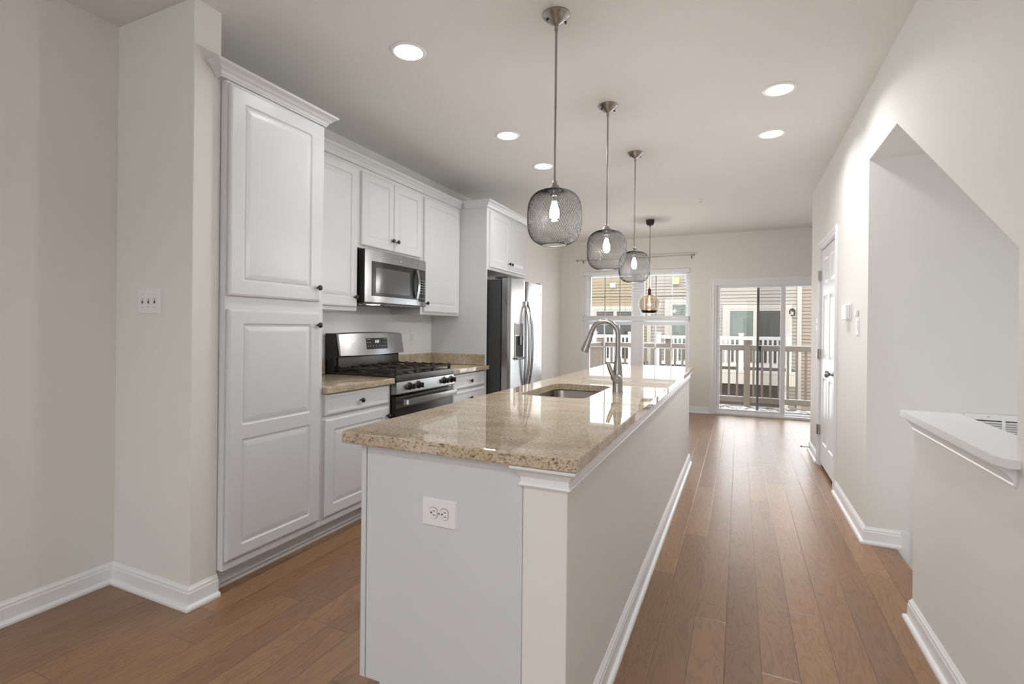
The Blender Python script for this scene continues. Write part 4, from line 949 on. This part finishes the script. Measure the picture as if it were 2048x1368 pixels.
# our deck
t = thing('wooden_deck', 'grey board deck with clay-coloured railing outside the patio door, snow on its rails', 'deck', (0, 9.2, -.1))
m = MB(); k = 0; y = YB + .17
while y < 10.05: m.box(-2.62, 3.4, y, y + .135, -.115, -.085, .003); y += .141
m.build('deck_boards', M_DECK, t)
m = MB(); m.box(-2.62, 3.4, 10.03, 10.07, -.40, -.086); m.box(-2.62, -2.58, YB + .17, 10.03, -.40, -.116); m.build('rim_board', M_RAILT, t)
railing(t, -2.50, 3.3, 9.90, -.01, 1.00, M_RAILT, [-1.22, .13, 2.0], .1335, snow=True)
railing(t, YB + .20, 9.84, -2.50, -.01, 1.00, M_RAILT, [9.84], .1335, ax='Y', snow=True)
m = MB(); random.seed(5)
for i in range(120):
    x = -.7 + i * .021 + random.uniform(-.02, .02); yy = 9.50 + random.uniform(0, .42); r = random.uniform(.02, .06)
    h_ = random.uniform(.004, .010); m.lathe([(.0001, h_), (r * .6, h_ * .8), (r, 0), (.0001, -.001)], (x, yy, -.0845), random.randint(6, 9))
m.build('snow_patches', M_SNOW, t)
# neighbouring houses
def siding(name, parent, x0, x1, y, z0, z1, mat):
    m = MB(); z = z0
    while z < z1:
        m.prism([(y + .05, z), (y - .024, z), (y - .022, z + .004), (y - .008, z + .100), (y + .05, z + .100)], 'X', x0, x1); z += .112
    return m.build(name, mat, parent, smooth=False)
HYF = 18.5
def slider(parent, x0, x1, z0, z1, mats, split=.5, y=HYF - .028):
    m = MB(); f = .07; xm = x0 + (x1 - x0) * split
    m.box(x0 - .16, x0, y - .05, y + .04, z0, z1 + .13); m.box(x1, x1 + .13, y - .05, y + .02, z0, z1 + .13); m.box(x0 - .16, x1 + .13, y - .05, y + .02, z1, z1 + .13)
    fr = m.build('door_trim', M_EXTRIM, parent)
    m = MB(); m.box(x0, x0 + f, y - .04, y, z0, z1); m.box(x1 - f, x1, y - .04, y, z0, z1); m.box(xm - .06, xm + .06, y - .045, y, z0, z1); m.box(x0, x1, y - .04, y, z1 - f, z1); m.box(x0, x1, y - .04, y, z0, z0 + f); p = m.build('patio_door', M_EXTRIM, parent)
    for a, b, mt in ((x0 + f, xm - .06, mats[0]), (xm + .06, x1 - f, mats[1])):
        m = MB(); n = 24; vs = []
        for i in range(n + 1):
            x = a + (b - a) * i / n; vs += [(x, y - .021 + .006 * sin(i * .9), z0 + f), (x, y - .021 + .006 * sin(i * .9), z1 - f), (x, y + .0, z1 - f), (x, y + .0, z0 + f)]
        fs = [[0, 1, 2, 3], list(range(n * 4, n * 4 + 4))]
        for i in range(n):
            for j in range(4): fs.append([i * 4 + j, i * 4 + (j + 1) % 4, (i + 1) * 4 + (j + 1) % 4, (i + 1) * 4 + j])
        m.raw(vs, fs); m.build('curtain', mt, p); MB().box(a, b, y - .036, y - .033, z0 + f, z1 - f).build('glass_pane', M_GLASS, p)
    return p
hA = thing('neighbour_townhouse', 'cream-sided townhouse facade seen through the patio door', 'building', (-.6, HYF, -3))
siding('siding', hA, -2.88, 1.68, HYF, -2.9, 6.4, M_SID_CREAM)
MB().box(-2.88, 1.68, HYF + .05, HYF + 4, -3, 6.5).build('wall', M_SID_CREAM, hA)
MB().box(-3.02, -2.88, HYF - .06, HYF + .3, -3, 6.4, .004).build('corner_trim', M_EXTRIM, hA); MB().box(1.68, 1.81, HYF - .06, HYF + .3, -3, 6.4, .004).build('corner_trim', M_EXTRIM, hA)
slider(hA, -.36, 1.41, .15, 1.99, (M_CURT, M_CURTD), .47)
slider(hA, -2.25, -1.00, .15, 2.22, (M_CURT, M_CURT), .97)
hB = thing('neighbour_townhouse', 'tan-sided townhouse facade seen through the left half of the window', 'building', (-5.5, HYF, -3))
siding('siding', hB, -8.5, -3.02, HYF, -2.9, 6.4, M_SID_TAN); MB().box(-8.5, -3.02, HYF + .05, HYF + 4, -3, 6.5).build('wall', M_SID_TAN, hB)
slider(hB, -4.93, -3.40, .15, 1.99, (M_CURTD, M_CURTD), .5)
hC = thing('neighbour_townhouse', 'darker tan-sided townhouse at the right edge of the patio door view', 'building', (4, HYF, -3))
M_SID_DUN = plain('dun_vinyl_siding', srgb(148, 131, 114), 0.6, bump=0.1, bscale=60)
siding('siding', hC, 1.81, 7.5, HYF, -2.9, 6.4, M_SID_DUN); MB().box(1.81, 7.5, HYF + .05, HYF + 4, -3, 6.5).build('wall', M_SID_DUN, hC)
t = thing('wall_vent', 'small white dryer vent hood on the tan siding', 'vent', (-4.27, HYF, 2.9)); m = MB(); m.prism([(HYF - .002, 2.80), (HYF - .13, 2.80), (HYF - .11, 2.90), (HYF - .05, 2.95), (HYF - .002, 2.96)], 'X', -4.36, -4.18); m.build('hood', M_RAILW, t); MB().box(-4.38, -4.16, HYF - .024, HYF - .0165, 2.78, 2.98).build('flange', M_RAILW, t)
t = thing('wall_vent', 'square yellowed vent box on the cream siding above the neighbour door', 'vent', (-2.05, HYF, 2.95)); m = MB(); m.box(-2.17, -1.92, HYF - .14, HYF - .017, 2.85, 3.11, .01); m.build('hood', M_YVENT, t); MB().box(-2.15, -1.94, HYF - .13, HYF - .02, 2.828, 2.849).build('louvre', M_GREYCASE, t)
t = thing('wall_lantern', 'dark arched lantern on a pale block beside the neighbour patio door', 'lantern', (1.54, HYF, 1.85))
MB().box(1.42, 1.66, HYF - .045, HYF - .017, 1.70, 2.04, .004).build('mounting_block', M_EXTRIM, t)
ar = [(1.54 + .07 * cos(radians(a)), 1.90 + .075 * sin(radians(a))) for a in range(0, 181, 15)]
m = MB(); m.tube([(1.61, HYF - .08, 1.77)] + [(x, HYF - .08, z) for x, z in ar] + [(1.47, HYF - .08, 1.82)], .022, 8); m.box(1.50, 1.62, HYF - .12, HYF - .046, 1.755, 1.785); m.box(1.515, 1.565, HYF - .10, HYF - .045, 1.90, 1.95); m.build('frame', M_BLKPL, t); MB().cyl((1.545, HYF - .08, 1.79), (1.545, HYF - .08, 1.87), .030, seg=12).build('lamp_glass', M_EXTRIM, t)
def ndeck(lb, x0, x1, posts, sp):
    t = thing('neighbour_deck', lb, 'deck', ((x0 + x1) / 2, 16.5, .1))
    railing(t, x0, x1, 16.0, .22, 1.10, M_RAILW, posts, sp, tr=.095, bw=.05, pw=.13, br=.10)
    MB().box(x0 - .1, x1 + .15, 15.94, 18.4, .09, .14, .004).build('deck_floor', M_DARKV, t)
    m = MB(); m.box(x0 - .12, x1 + .18, 15.90, 15.94, .045, .135, .003); m.build('trim_board', M_EXTRIM, t)
    m = MB(); m.box(x0 - .10, x1 + .16, 15.915, 15.95, -.27, .045)
    x = x0
    while x < x1 + .1: m.box(x, x + .04, 15.908, 15.916, -.26, .04); x += .055
    m.build('fascia', M_EXTRIM, t)
    m = MB(); m.box(x0, x1, 16.6, 16.64, -2.2, -.28)
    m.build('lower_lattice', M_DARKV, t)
    for x in (x0 + .1, x1 - .1): MB().box(x - .06, x + .06, 16.1, 16.22, -3, -.27).build('support_post', M_EXTRIM, t)
ndeck('white-railed deck of the cream townhouse across the yard', -2.25, 1.30, [-2.25, .05, 1.26], .122)
ndeck('white-railed deck of the tan townhouse seen through the window', -6.4, -3.12, [-4.26, -3.12], .122)
struct(MB().box(-40, 40, YB + .15, 60, -3.15, -3.0).build('ground', M_GROUND))
